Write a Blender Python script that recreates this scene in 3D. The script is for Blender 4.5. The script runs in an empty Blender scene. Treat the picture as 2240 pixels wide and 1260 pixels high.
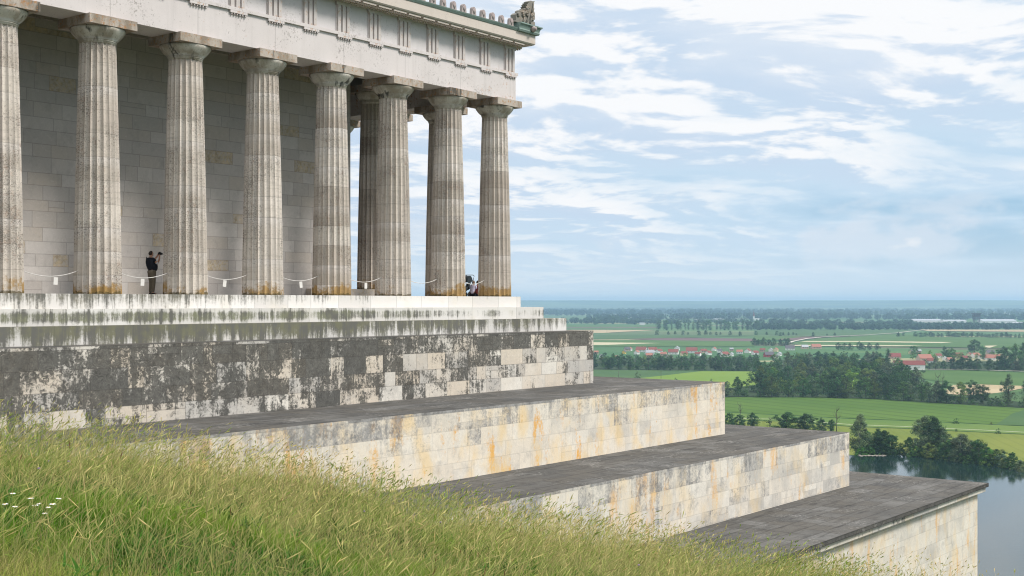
import bpy, math, random
import numpy as np
from mathutils import Vector, Matrix

R = math.radians
scene = bpy.context.scene
COL = scene.collection
random.seed(7)
rng = np.random.default_rng(7)

# ------------------------------------------------------------------ camera, sky, sun, exposure
F_PX, HOR = 2763.0, 663.0           # focal length and eye level in the photograph's pixels (2240 x 1260)
cam_d = bpy.data.cameras.new('camera')
cam = bpy.data.objects.new('camera', cam_d); COL.objects.link(cam)
cam.location = (0, 0, 0); cam.rotation_euler = (R(90), 0, 0)
cam_d.sensor_width = 36.0; cam_d.lens = F_PX / 2240 * 36.0
cam_d.shift_y = (HOR - 630) / 2240
cam_d.clip_start = 0.3; cam_d.clip_end = 150000
scene.camera = cam

SUN_AZ = Vector((0.97, -0.16, 0)).normalized()
SUN_EL = R(48)
sun_dir = Vector((SUN_AZ.x*math.cos(SUN_EL), SUN_AZ.y*math.cos(SUN_EL), math.sin(SUN_EL)))
sun_d = bpy.data.lights.new('sun', 'SUN'); sun_d.energy = 3.7; sun_d.angle = R(14); sun_d.color = (1.0, 0.945, 0.88)
sun = bpy.data.objects.new('sun', sun_d); COL.objects.link(sun)
sun.rotation_euler = (-sun_dir).to_track_quat('-Z', 'Y').to_euler()
sun.location = (30, -20, 60)

scene.view_settings.view_transform = 'Standard'
scene.view_settings.look = 'None'
scene.view_settings.exposure = 0.0
scene.view_settings.gamma = 1.0
scene.cycles.use_denoising = True
scene.cycles.filter_width = 1.1
scene.cycles.max_bounces = 6
scene.cycles.diffuse_bounces = 3
scene.cycles.transparent_max_bounces = 8
scene.cycles.volume_bounces = 0

class NT:
    """little helper for node trees"""
    def __init__(s, tree):
        s.t = tree; s.n = tree.nodes; s.l = tree.links
    def node(s, typ, **kw):
        nd = s.n.new(typ)
        for k, v in kw.items(): setattr(nd, k, v)
        return nd
    def set(s, sock, v):
        if isinstance(v, bpy.types.NodeSocket): s.l.new(v, sock)
        elif v is not None: sock.default_value = v
    def math(s, op, a, b=0.0, c=0.0, clamp=False):
        nd = s.node('ShaderNodeMath', operation=op); nd.use_clamp = clamp
        s.set(nd.inputs[0], a); s.set(nd.inputs[1], b); s.set(nd.inputs[2], c)
        return nd.outputs[0]
    def add(s, a, b): return s.math('ADD', a, b)
    def sub(s, a, b): return s.math('SUBTRACT', a, b)
    def mul(s, a, b): return s.math('MULTIPLY', a, b)
    def sm(s, x, lo, hi, a=0.0, b=1.0):
        nd = s.node('ShaderNodeMapRange', interpolation_type='SMOOTHSTEP')
        s.set(nd.inputs[0], x); s.set(nd.inputs[1], lo); s.set(nd.inputs[2], hi); s.set(nd.inputs[3], a); s.set(nd.inputs[4], b)
        return nd.outputs[0]
    def mix(s, f, a, b, blend='MIX'):
        nd = s.node('ShaderNodeMix', data_type='RGBA', blend_type=blend)
        s.set(nd.inputs[0], f); s.set(nd.inputs[6], a if not isinstance(a, tuple) else (*a, 1)[:4]); s.set(nd.inputs[7], b if not isinstance(b, tuple) else (*b, 1)[:4])
        return nd.outputs[2]
    def map(s, vec, scale=(1, 1, 1), loc=(0, 0, 0)):
        nd = s.node('ShaderNodeMapping'); s.set(nd.inputs[0], vec)
        nd.inputs['Scale'].default_value = scale
        if isinstance(loc, bpy.types.NodeSocket): s.set(nd.inputs['Location'], loc)
        else: nd.inputs['Location'].default_value = loc
        return nd.outputs[0]
    def noise(s, vec, scale, detail=4, rough=.55, dist=0.0):
        nd = s.node('ShaderNodeTexNoise'); s.set(nd.inputs['Vector'], vec)
        nd.inputs['Scale'].default_value = scale; nd.inputs['Detail'].default_value = detail
        nd.inputs['Roughness'].default_value = rough; nd.inputs['Distortion'].default_value = dist
        return nd.outputs[0]
    def comb(s, x, y, z):
        nd = s.node('ShaderNodeCombineXYZ'); s.set(nd.inputs[0], x); s.set(nd.inputs[1], y); s.set(nd.inputs[2], z)
        return nd.outputs[0]
    def sep(s, v):
        nd = s.node('ShaderNodeSeparateXYZ'); s.set(nd.inputs[0], v); return nd.outputs

# ---- sky
world = bpy.data.worlds.new('World'); scene.world = world; world.use_nodes = True
w = NT(world.node_tree); w.n.clear()
wo = w.node('ShaderNodeOutputWorld'); bg = w.node('ShaderNodeBackground')
sky = w.node('ShaderNodeTexSky', sky_type='NISHITA')
sky.sun_disc = False; sky.sun_elevation = SUN_EL
sky.sun_rotation = math.atan2(SUN_AZ.x, SUN_AZ.y)
sky.altitude = 420; sky.air_density = 1.0; sky.dust_density = 1.0; sky.ozone_density = 1.5
SKY_S = 0.10
tc = w.node('ShaderNodeTexCoord')
dv = tc.outputs['Generated']
dx, dy, dz = w.sep(dv)
up = w.math('MAXIMUM', dz, 0.0)
den = w.add(up, 0.15)
cu = w.math('DIVIDE', dx, den); cv = w.math('DIVIDE', dy, den)
cp = w.comb(w.add(w.mul(cu, .94), w.mul(cv, .34)), w.sub(w.mul(cv, .94), w.mul(cu, .34)), 0.0)
n1 = w.noise(w.map(cp, (1.0, 1.15, 1), (3.1, 1.7, 0)), 1.5, 9, .55, .35)
n1b = w.noise(w.map(cp, (1.0, 1.15, 1), (3.1, 1.62, 0)), 1.5, 9, .55, .35)
n2 = w.noise(w.map(cp, (1.0, 1.05, 1), (9.3, 4.2, 2)), 4.2, 8, .6, .4)
n3 = w.noise(w.map(cp, (.7, 1.0, 1), (1.3, 7.7, 5)), 0.55, 4, .5, .3)
cover = w.add(w.add(w.mul(n1, .58), w.mul(n2, .15)), w.mul(n3, .47))
cover = w.add(cover, w.mul(w.sub(dx, .10), -.22))                             # thinner to the right
cover = w.add(cover, w.sm(up, .03, .20, -.10, .085))
white = w.sm(cover, .43, .67)
thin = w.sm(cover, .30, .52)
sky_c = w.mix(1.0, sky.outputs[0], (SKY_S, SKY_S, SKY_S, 1), 'MULTIPLY')
blue = w.mix(.75, sky_c, (.36, .61, .85))
veil = (.60, .76, .905)
body = w.mix(thin, blue, veil)
# cloud tops are brighter than their undersides
lit = w.sm(w.add(w.sub(n1, n1b), w.mul(w.sub(n2, .5), .11)), -.034, .040)
cl = w.mix(lit, (.60, .725, .88), (.975, .985, 1.0))
cl = w.mix(w.sm(cover, .60, .80, 0, .35), cl, (.97, .98, 1.0))
body = w.mix(white, body, cl)
# small far cumulus low over the plain
lowp = w.comb(w.math('ARCTAN2', dx, dy), w.mul(dz, 1.9), 0.3)
n4 = w.noise(lowp, 7.5, 8, .55, .25)
band = w.mul(w.sm(up, .010, .035), w.sm(up, .11, .055))
lowm = w.mul(w.sm(n4, .50, .60), w.mul(band, .75))
body = w.mix(lowm, body, (.74, .81, .90))
lowt = w.mul(w.sm(n4, .615, .66), w.mul(band, .8))
body = w.mix(lowt, body, (.93, .93, .95))
body = w.mix(w.sm(up, .07, .0, 0.0, .9), body, (.70, .815, .91))
# the overcast is brightest overhead
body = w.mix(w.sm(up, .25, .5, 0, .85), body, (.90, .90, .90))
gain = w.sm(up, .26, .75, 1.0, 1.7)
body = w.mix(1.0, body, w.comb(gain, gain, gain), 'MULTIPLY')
body = w.mix(w.sm(dz, 0.0, -.05), body, (.13, .14, .10))
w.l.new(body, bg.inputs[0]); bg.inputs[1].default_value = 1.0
w.l.new(bg.outputs[0], wo.inputs[0])
world.cycles.sampling_method = 'MANUAL'; world.cycles.sample_map_resolution = 1024

# ------------------------------------------------------------------ helpers
ZG = -95.0                            # valley floor below the eye
TH = R(52.11); PX, PY = -0.909, 65.831   # corner column of the temple: local x runs along the flank, local y into the temple
CT, ST = math.cos(TH), math.sin(TH)
def l2w(lx, ly): return PX + lx*CT - ly*ST, PY + lx*ST + ly*CT
def w2l(x, y):
    a, b = x - PX, y - PY
    return a*CT + b*ST, -a*ST + b*CT
def ground_at(px, py, z=ZG):
    """valley point seen at a place of the photograph"""
    Y = -z * F_PX / (py - HOR)
    return (px - 1120) / F_PX * Y, Y
def dist_at(py): return -ZG * F_PX / (py - HOR)
def lx_at(px, ly):
    lo, hi = -45.0, 10.0
    for _ in range(60):
        m = (lo + hi) / 2; x, y = l2w(m, ly)
        if 1120 + F_PX * x / y < px: lo = m
        else: hi = m
    return lo

def tag(o, label=None, cat=None, group=None, kind=None):
    if label: o['label'] = label
    if cat: o['category'] = cat
    if group: o['group'] = group
    if kind: o['kind'] = kind
    return o
def empty(name, loc=(0, 0, 0), rz=0.0):
    o = bpy.data.objects.new(name, None); COL.objects.link(o)
    o.location = loc; o.rotation_euler = (0, 0, rz); o.empty_display_size = .3
    return o
def copy_tree(o, parent=None):
    c = o.copy(); COL.objects.link(c)
    if parent is not None: c.parent = parent
    for ch in list(o.children): copy_tree(ch, c)
    return c

class MB:
    def __init__(s): s.v = []; s.f = []; s.a = []; s.uv = []; s.smooth = []
    def face(s, pts, attr=(.5, .5, .5, 1), wh=None, smooth=False):
        i = len(s.v); s.v += [tuple(p) for p in pts]; n = len(pts)
        s.f.append(tuple(range(i, i + n))); s.a.append(attr); s.smooth.append(smooth)
        if wh and n == 4: s.uv.append([(0, 0, wh[0], wh[1]), (wh[0], 0, 0, wh[1]), (wh[0], wh[1], 0, 0), (0, wh[1], wh[0], 0)])
        else: s.uv.append([(9, 9, 9, 9)] * n)
    def mesh(s, verts, faces, attr=(.5, .5, .5, 1), smooth=False):
        i = len(s.v); s.v += [tuple(p) for p in verts]
        for f in faces:
            s.f.append(tuple(k + i for k in f)); s.a.append(attr); s.smooth.append(smooth); s.uv.append([(9, 9, 9, 9)] * len(f))
    def box(s, x0, x1, y0, y1, z0, z1, attr=(.5, .5, .5, 1), M=None):
        p = [(x0, y0, z0), (x1, y0, z0), (x1, y1, z0), (x0, y1, z0), (x0, y0, z1), (x1, y0, z1), (x1, y1, z1), (x0, y1, z1)]
        if M is not None: p = [tuple(M @ Vector(q)) for q in p]
        s.mesh(p, [(3, 2, 1, 0), (4, 5, 6, 7), (0, 1, 5, 4), (1, 2, 6, 5), (2, 3, 7, 6), (3, 0, 4, 7)], attr)
    def lathe(s, prof, n=24, cx=0, cy=0, smooth=True, M=None, caps=True):
        vs = []
        for r, z in prof:
            for k in range(n):
                a = 2 * math.pi * k / n; vs.append((cx + r*math.cos(a), cy + r*math.sin(a), z))
        if M is not None: vs = [tuple(M @ Vector(q)) for q in vs]
        fs = []
        for i in range(len(prof) - 1):
            for k in range(n):
                fs.append((i*n + k, i*n + (k+1) % n, (i+1)*n + (k+1) % n, (i+1)*n + k))
        if caps:
            fs.append(tuple(range(n))[::-1]); fs.append(tuple((len(prof)-1)*n + k for k in range(n)))
        s.mesh(vs, fs, smooth=smooth)
    def tube(s, pts, rad, n=6, smooth=True):
        pts = [Vector(p) for p in pts]; m = len(pts); vs = []
        rads = rad if isinstance(rad, (list, tuple)) else [rad] * m
        for i, p in enumerate(pts):
            t = (pts[min(i+1, m-1)] - pts[max(i-1, 0)]).normalized()
            a = t.cross(Vector((0, 0, 1)))
            if a.length < 1e-3: a = t.cross(Vector((1, 0, 0)))
            a.normalize(); b = t.cross(a)
            for k in range(n):
                g = 2 * math.pi * k / n; vs.append(p + (a*math.cos(g) + b*math.sin(g)) * rads[i])
        fs = [(i*n + k, i*n + (k+1) % n, (i+1)*n + (k+1) % n, (i+1)*n + k) for i in range(m-1) for k in range(n)]
        fs.append(tuple(range(n))[::-1]); fs.append(tuple((m-1)*n + k for k in range(n)))
        s.mesh(vs, fs, smooth=smooth)
    def prism(s, outline, y0, y1):
        """outline in x,z extruded along y"""
        n = len(outline)
        vs = [(x, y0, z) for x, z in outline] + [(x, y1, z) for x, z in outline]
        s.mesh(vs, [tuple(range(n)), tuple(range(n, 2*n))[::-1]] + [(i, i + n, (i+1) % n + n, (i+1) % n) for i in range(n)])
    def build(s, name, mat, parent=None, attrs=False):
        me = bpy.data.meshes.new(name); me.from_pydata(s.v, [], s.f)
        me.polygons.foreach_set('use_smooth', s.smooth)
        if attrs:
            at = me.attributes.new('blk', 'FLOAT_COLOR', 'FACE'); at.data.foreach_set('color', np.array(s.a, 'f').ravel())
            u1 = me.uv_layers.new(name='jl'); u2 = me.uv_layers.new(name='jr')
            fl = [c for q in s.uv for c in q]
            u1.data.foreach_set('uv', np.array([(c[0], c[1]) for c in fl], 'f').ravel())
            u2.data.foreach_set('uv', np.array([(c[2], c[3]) for c in fl], 'f').ravel())
        me.materials.append(mat); me.update()
        o = bpy.data.objects.new(name, me); COL.objects.link(o)
        if parent is not None: o.parent = parent
        return o

def np_mesh(name, verts, faces_flat, sizes, mat, col=None, parent=None, colname='col', smooth=False):
    me = bpy.data.meshes.new(name)
    me.vertices.add(len(verts)); me.vertices.foreach_set('co', np.asarray(verts, 'f').ravel())
    me.loops.add(len(faces_flat)); me.loops.foreach_set('vertex_index', np.asarray(faces_flat, 'i'))
    sizes = np.asarray(sizes, 'i'); me.polygons.add(len(sizes))
    st = np.concatenate([[0], np.cumsum(sizes)[:-1]]).astype('i')
    me.polygons.foreach_set('loop_start', st); me.polygons.foreach_set('loop_total', sizes)
    if smooth: me.polygons.foreach_set('use_smooth', np.ones(len(sizes), bool))
    if col is not None:
        at = me.attributes.new(colname, 'FLOAT_COLOR', 'POINT'); at.data.foreach_set('color', np.asarray(col, 'f').ravel())
    if mat: me.materials.append(mat)
    me.update(calc_edges=True); me.validate()
    o = bpy.data.objects.new(name, me); COL.objects.link(o)
    if parent is not None: o.parent = parent
    return o

def new_mat(name, rough=.85, spec=.25):
    m = bpy.data.materials.new(name); m.use_nodes = True
    t = NT(m.node_tree); b = t.n['Principled BSDF']
    b.inputs['Roughness'].default_value = rough; b.inputs['Specular IOR Level'].default_value = spec
    return m, t, b
def plain(name, c, rough=.8, var=.25, scale=3.0, spec=.25, metal=0.0):
    m, t, b = new_mat(name, rough, spec)
    o = t.node('ShaderNodeTexCoord').outputs['Object']
    n = t.noise(o, scale, 5)
    t.l.new(t.mix(n, tuple(x*(1-var) for x in c), tuple(min(1, x*(1+var)) for x in c)), b.inputs['Base Color'])
    b.inputs['Metallic'].default_value = metal
    return m
def bump(t, b, h, strength=.4, dist=.02):
    n = t.node('ShaderNodeBump'); n.inputs['Strength'].default_value = strength; n.inputs['Distance'].default_value = dist
    t.l.new(h, n.inputs['Height']); t.l.new(n.outputs[0], b.inputs['Normal'])

# ------------------------------------------------------------------ stone
def ashlar(name, light, grey, cream, dark, amp=.9, stamp=.35, rust=0.0, joint=.014, jcol=.35, nscale=1.3, rough=.9, pit=.3, lo=.38, hi=.68, jc=(.05, .045, .04), bv=.5, coh=0.0, streak=0.0):
    """weathered squared stone. Face attribute: r = tone of the block, g = how much black crust it carries, b = warm or rusty"""
    m, t, b = new_mat(name, rough, .2)
    o = t.node('ShaderNodeTexCoord').outputs['Object']
    at = t.node('ShaderNodeAttribute', attribute_name='blk')
    sp = t.node('ShaderNodeSeparateColor'); t.l.new(at.outputs['Color'], sp.inputs[0])
    r, g, bb = sp.outputs
    r = t.add(t.mul(r, bv), t.mul(t.noise(o, .55, 4, .6), 1-bv)); bb = t.add(t.mul(bb, bv*.9), t.mul(t.noise(t.map(o, (1, 1, 1), (7, 3, 9)), .5, 4, .6), 1-bv*.9))
    shift = t.comb(t.mul(r, 37.0), t.mul(bb, 53.0), t.mul(g, 3.0))
    ob = t.node('ShaderNodeVectorMath', operation='ADD'); t.l.new(o, ob.inputs[0]); t.l.new(shift, ob.inputs[1]); ob = ob.outputs[0]
    base = t.mix(t.sm(bb, .3, .65), grey, cream)
    base = t.mix(t.sm(r, .38, .80), base, light)
    big = t.noise(ob, .9, 4); fine = t.noise(o, 9.0, 6, .65); mott = t.noise(ob, nscale*2.2, 7, .65)
    base = t.mix(t.mul(t.sub(big, .25), .55), base, tuple(x*.66 for x in grey))
    base = t.mix(t.sm(mott, .52, .72, 0, .45), base, tuple(min(1, x*1.12) for x in light))
    gm = t.noise(t.map(o, (1, 1, .8), (11, 4, 2)), 1.7, 8, .72); base = t.mix(t.sm(gm, .50, .72, 0, .55), base, tuple(x*.72 for x in grey))
    st = t.noise(t.map(o, (3.4, 3.4, .28)), 1.0, 6, .65)
    crust = t.add(t.mul(t.noise(ob, nscale, 9, .70, .4), .5), t.mul(t.noise(t.map(o, (1, 1, 1), (2, 6, 4)), nscale, 9, .70, .4), .5))
    val = t.add(t.add(g, t.mul(t.sub(crust, .5), amp*1.6)), t.mul(t.sub(st, .5), stamp*2))
    val = t.add(val, t.mul(t.sub(fine, .5), .75))
    if coh: val = t.add(val, t.mul(t.sub(t.noise(t.map(o, (1, 1, 1.2), (5, 2, 8)), .55, 5, .6), .5), coh))
    dk = t.mul(t.sm(val, lo, hi), t.add(.62, t.mul(mott, .55)))
    dcol = t.mix(t.sm(t.noise(o, 3.0, 8, .72), .3, .7), dark, tuple(x*2.4 for x in dark))
    if rust:
        rs = t.noise(t.map(o, (1.3, 1.3, .34), (4, 4, 1)), 1.0, 5, .6)
        rm = t.mul(t.sm(t.add(rs, t.mul(t.sub(fine, .5), .30)), .565, .70), rust)
        base = t.mix(rm, base, (.66, .34, .06))
        wm = t.noise(t.map(o, (.9, .9, .5), (9, 1, 3)), 1.0, 5)
        base = t.mix(t.mul(t.sm(wm, .48, .68), .6*rust), base, (.70, .50, .22))
    c = t.mix(dk, base, dcol)
    if streak:
        sk = t.noise(t.map(o, (.5, 3.2, 1)), 1.0, 7, .7); c = t.mix(t.sm(sk, .50, .68, 0, streak), c, tuple(x*.7 for x in dark))
        spk = t.sm(t.add(t.noise(o, 6.0, 5, .75), t.mul(t.sub(t.noise(o, .5, 4), .5), .7)), .60, .70); c = t.mix(t.mul(spk, .55), c, (.27, .265, .25))
    pits = t.sm(t.noise(o, 22.0, 3, .6), .62, .72)
    c = t.mix(t.mul(pits, pit), c, tuple(x*1.2 for x in dark))
    if joint:
        u1 = t.node('ShaderNodeUVMap', uv_map='jl').outputs[0]; u2 = t.node('ShaderNodeUVMap', uv_map='jr').outputs[0]
        a = t.sep(u1); q = t.sep(u2)
        d = t.math('MINIMUM', t.math('MINIMUM', a[0], a[1]), t.math('MINIMUM', q[0], q[1]))
        j = t.sm(t.add(d, t.mul(t.sub(fine, .5), .02)), joint*.5, joint*1.6, 1, 0)
        c = t.mix(t.mul(j, jcol), c, jc)
    t.l.new(c, b.inputs['Base Color'])
    bump(t, b, t.add(t.mul(fine, .5), t.mul(crust, .5)), .35, .03)
    return m

M_podium = ashlar('black_crusted_stone', (.70, .66, .59), (.44, .42, .39), (.60, .52, .42), (.034, .034, .031), amp=1.7, stamp=.55, jcol=.4, lo=.36, hi=.70, nscale=1.2, coh=1.1, bv=.4)
M_terrace = ashlar('cream_terrace_stone', (.72, .675, .595), (.47, .445, .405), (.72, .64, .525), (.13, .13, .13), amp=1.2, stamp=.4, rust=.9, jcol=.16, lo=.30, hi=.85, bv=.26, coh=.55)
M_terrace_low = ashlar('grey_cream_terrace_stone', (.71, .67, .60), (.45, .43, .395), (.69, .625, .53), (.13, .13, .13), amp=1.35, stamp=.45, rust=.55, jcol=.17, lo=.30, hi=.85, bv=.28, coh=.7)
M_paving = ashlar('dark_paving_stone', (.16, .157, .15), (.085, .084, .081), (.105, .097, .085), (.030, .030, .030), amp=1.5, stamp=0.0, joint=.04, jcol=.34, nscale=1.1, rough=.95, pit=.6, lo=.25, hi=.75, jc=(.010, .010, .010), bv=.22, streak=.55)
M_cella = ashlar('cella_wall_stone', (.57, .535, .505), (.46, .428, .405), (.50, .45, .40), (.26, .21, .14), amp=.35, stamp=.12, joint=.014, jcol=.30, pit=.12)
M_fascia = ashlar('fascia_stone', (.66, .62, .55), (.40, .39, .37), (.56, .47, .35), (.05, .05, .05), amp=.6, stamp=.9, jcol=.5)

def step_mat(name, amount, green, mid, lx_fade):
    """pale step riser with black and green drip stains; zrel comes from the face attribute's uv height"""
    m, t, b = new_mat(name, .85, .2)
    o = t.node('ShaderNodeTexCoord').outputs['Object']; x, y, z = t.sep(o)
    at = t.node('ShaderNodeAttribute', attribute_name='blk'); sp = t.node('ShaderNodeSeparateColor'); t.l.new(at.outputs['Color'], sp.inputs[0])
    u1 = t.node('ShaderNodeUVMap', uv_map='jl').outputs[0]; u2 = t.node('ShaderNodeUVMap', uv_map='jr').outputs[0]
    a = t.sep(u1); q = t.sep(u2)
    h = t.math('DIVIDE', a[1], .6)
    base = t.mix(sp.outputs[0], (.54, .52, .495), (.66, .64, .615))
    base = t.mix(t.mul(t.sm(t.noise(o, 1.1, 5), .45, .75), .5), base, (.60, .56, .48))
    st = t.noise(t.map(o, (4.2, 4.2, .30)), 1.0, 8, .72)
    bigp = t.noise(t.map(o, (.55, .55, .2), (3, 8, 1)), 1.0, 5, .65)
    fine = t.noise(o, 9.0, 6, .75)
    if mid: hp = t.mul(t.sm(h, .10, .45), t.sm(h, 1.0, .70))
    else: hp = t.sm(h, -.2, 1.0)
    val = t.add(t.add(t.mul(t.sub(st, .5), 3.0), t.mul(t.sub(bigp, .5), 1.6)), t.add(t.mul(t.sub(fine, .5), .9), t.mul(hp, .50)))
    val = t.add(val, t.sm(x, lx_fade[0], lx_fade[1], amount, amount - .5))
    dk = t.sm(val, .38, 1.0)
    dc = t.mix(t.sm(t.add(t.mul(st, .6), t.mul(t.noise(o, 2.2, 5), .4)), .42, .58), green, (.065, .065, .055))
    c = t.mix(t.mul(dk, .88), base, dc)
    d = t.math('MINIMUM', a[0], q[0])
    c = t.mix(t.mul(t.sm(d, .006, .02, 1, 0), .45), c, (.10, .10, .08))
    c = t.mix(t.sm(a[1], .0, .035, .6, 0), c, (.12, .12, .10))
    t.l.new(c, b.inputs['Base Color']); bump(t, b, fine, .25, .02)
    return m
M_step = [step_mat('pale_step_stone', .24, (.12, .11, .07), False, (-26, -2)),
          step_mat('mossy_step_stone', .46, (.14, .15, .075), True, (-14, -2)),
          step_mat('black_mossy_step_stone', .80, (.105, .105, .05), False, (-22, 3))]

def column_mat():
    m, t, b = new_mat('weathered_column_stone', .9, .2)
    o = t.node('ShaderNodeTexCoord').outputs['Object']; x, y, z = t.sep(o)
    oi = t.node('ShaderNodeObjectInfo'); rnd = oi.outputs['Random']
    off = t.node('ShaderNodeVectorMath', operation='ADD'); t.l.new(o, off.inputs[0]); t.l.new(t.comb(t.mul(rnd, 91.0), t.mul(rnd, 47.0), t.mul(rnd, 13.0)), off.inputs[1]); oo = off.outputs[0]
    zz = t.math('DIVIDE', t.add(z, t.mul(rnd, .5)), .872)
    dr = t.math('FLOOR', zz)
    wn = t.node('ShaderNodeTexWhiteNoise', noise_dimensions='2D'); t.l.new(t.comb(dr, t.mul(rnd, 77.0), 0), wn.inputs['Vector'])
    tone = wn.outputs['Value']
    fr0 = t.math('FRACT', zz)
    band = t.add(.5, t.mul(t.sub(tone, .5), t.add(.40, t.mul(rnd, .75))))
    base = t.mix(band, (.45, .388, .33), (.71, .65, .585))
    wn2 = t.node('ShaderNodeTexWhiteNoise', noise_dimensions='2D'); t.l.new(t.comb(t.add(dr, 40.0), t.mul(rnd, 33.0), 0), wn2.inputs['Vector'])
    base = t.mix(t.mul(t.mul(t.sm(fr0, .35, 1.0), t.sm(wn2.outputs['Value'], .3, .9)), .55), base, (.72, .675, .645))
    st = t.noise(t.map(oo, (5, 5, .22)), 1.0, 6, .65)
    base = t.mix(t.sm(st, .42, .72, 0, .5), base, (.27, .245, .215))
    pat = t.noise(oo, .75, 5, .6)
    pit_n = t.noise(t.map(oo, (1, 1, 1.6)), 17.0, 4, .7)
    pits = t.sm(t.add(pit_n, t.mul(t.sub(pat, .5), .55)), .55, .64)
    base = t.mix(t.mul(pits, .62), base, (.11, .10, .088))
    mf = t.noise(oo, 9.0, 6, .75); base = t.mix(t.sm(mf, .50, .70, 0, .5), base, (.25, .21, .17))
    pk = t.sm(t.add(t.noise(oo, 5.0, 6, .7), t.mul(t.sub(pat, .5), .5)), .58, .70)
    base = t.mix(t.mul(pk, .30), base, (.40, .25, .17))
    hs = t.noise(t.map(oo, (.8, .8, 9)), 1.0, 5, .6)
    base = t.mix(t.sm(hs, .50, .72, 0, .35), base, (.30, .27, .23))
    # ochre lichen near the foot
    li = t.add(t.mul(t.add(t.noise(oo, 1.1, 3, .5), t.mul(t.noise(oo, 4.5, 6, .75), .8)), .62), t.sm(z, 0.0, 1.4, .16, -.30))
    li = t.add(li, t.sub(t.mul(t.sm(z, -.05, 1.5, 1, 0), t.mul(rnd, .12)), .06))
    base = t.mix(t.sm(t.add(li, t.mul(t.sub(t.noise(oo, .9, 2), .5), .45)), .575, .74, 0, .85), base, t.mix(t.noise(o, 8, 4), (.20, .12, .035), (.46, .27, .06)))
    base = t.mix(t.sm(t.add(t.noise(oo, 4, 5), t.sm(z, 0, .25, .3, -.2)), .62, .78, 0, .8), base, (.09, .075, .035))
    fr = t.math('FRACT', zz)
    j = t.sm(t.math('MINIMUM', fr, t.sub(1.0, fr)), .004, .014, 1, 0)
    base = t.mix(t.mul(j, .45), base, (.09, .08, .07))
    t.l.new(base, b.inputs['Base Color']); bump(t, b, t.sub(t.noise(oo, 10, 5, .7), t.mul(pits, .6)), .5, .02)
    return m
M_column = column_mat()

def capital_mat(name, light, brown, orange):
    m, t, b = new_mat(name, .85, .2)
    o = t.node('ShaderNodeTexCoord').outputs['Object']; rnd = t.node('ShaderNodeObjectInfo').outputs['Random']
    off = t.node('ShaderNodeVectorMath', operation='ADD'); t.l.new(o, off.inputs[0]); t.l.new(t.comb(t.mul(rnd, 91.0), t.mul(rnd, 47.0), 0), off.inputs[1]); oo = off.outputs[0]
    c = t.mix(t.sm(t.noise(t.map(oo, (1, 1, .5)), 1.6, 6, .6), .4, .62), light, brown)
    c = t.mix(t.sm(t.noise(t.map(oo, (1.2, 1.2, .25)), 1.3, 4, .6), .58, .66, 0, .9), c, (.06, .058, .05))
    c = t.mix(t.sm(t.noise(oo, 7, 6, .75), .52, .66, 0, orange), c, (.36, .17, .06))
    c = t.mix(t.sm(t.noise(oo, 15, 4, .7), .58, .68, 0, .6), c, (.09, .075, .06))
    t.l.new(c, b.inputs['Base Color']); bump(t, b, t.noise(oo, 12, 5, .7), .3, .015)
    return m
M_echinus = capital_mat('echinus_stone', (.56, .53, .47), (.33, .29, .23), .10)
M_abacus = capital_mat('abacus_stone', (.42, .37, .32), (.24, .195, .15), .9)

def ent_mat(name, c0, c1, corner=.8, speck=.55, mullion=False):
    m, t, b = new_mat(name, .85, .2)
    o = t.node('ShaderNodeTexCoord').outputs['Object']; x, y, z = t.sep(o)
    n = t.noise(o, .8, 5, .6)
    c = t.mix(n, c0, c1)
    c = t.mix(t.sm(t.noise(t.map(o, (2.5, 2.5, .2)), 1, 5, .6), .5, .8, 0, .35), c, tuple(q*.7 for q in c0))
    sp = t.add(t.noise(o, 11, 5, .75), t.mul(t.sub(t.noise(o, .6, 4), .5), .55))
    c = t.mix(t.sm(sp, .60, .68, 0, speck), c, (.15, .13, .11))
    om = t.add(t.add(t.noise(o, 6, 6, .75), t.mul(t.sub(t.noise(o, .9, 4), .5), .6)), t.sm(x, -6, 1.2, -.10, .07))
    c = t.mix(t.sm(om, .60, .70, 0, corner), c, (.40, .21, .09))
    if mullion:
        fx = t.math('FRACT', t.math('DIVIDE', t.add(x, 203.692), 4.0)); c = t.mix(t.mul(t.sm(t.math('MINIMUM', fx, t.sub(1.0, fx)), .002, .006, 1, 0), .4), c, (.15, .14, .13))
    t.l.new(c, b.inputs['Base Color']); bump(t, b, t.noise(o, 9, 5, .7), .2, .02)
    return m
M_arch = ent_mat('architrave_stone', (0.520, 0.477, 0.463), (0.660, 0.611, 0.601), mullion=True)
M_tri = ent_mat('triglyph_stone', (0.470, 0.430, 0.409), (0.580, 0.535, 0.517), .5, .3)
M_met = ent_mat('metope_stone', (0.500, 0.473, 0.473), (0.600, 0.568, 0.566), .2, .3)
M_geis = ent_mat('cornice_stone', (0.500, 0.439, 0.389), (0.600, 0.535, 0.483), .15, .25)
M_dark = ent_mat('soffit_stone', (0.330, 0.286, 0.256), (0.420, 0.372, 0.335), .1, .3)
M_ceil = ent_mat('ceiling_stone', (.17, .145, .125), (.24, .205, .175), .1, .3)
M_acro = ent_mat('carved_grey_stone', (.15, .145, .13), (.27, .255, .225), .2, .8)
M_antefix = ent_mat('antefix_stone', (0.280, 0.239, 0.231), (0.420, 0.353, 0.340), .2, .8)
M_copper = plain('patinated_copper', (.085, .20, .19), .6, .45, 2.5)
M_copper_l = plain('pale_patinated_copper', (.20, .265, .24), .6, .25, 2.0)

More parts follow.
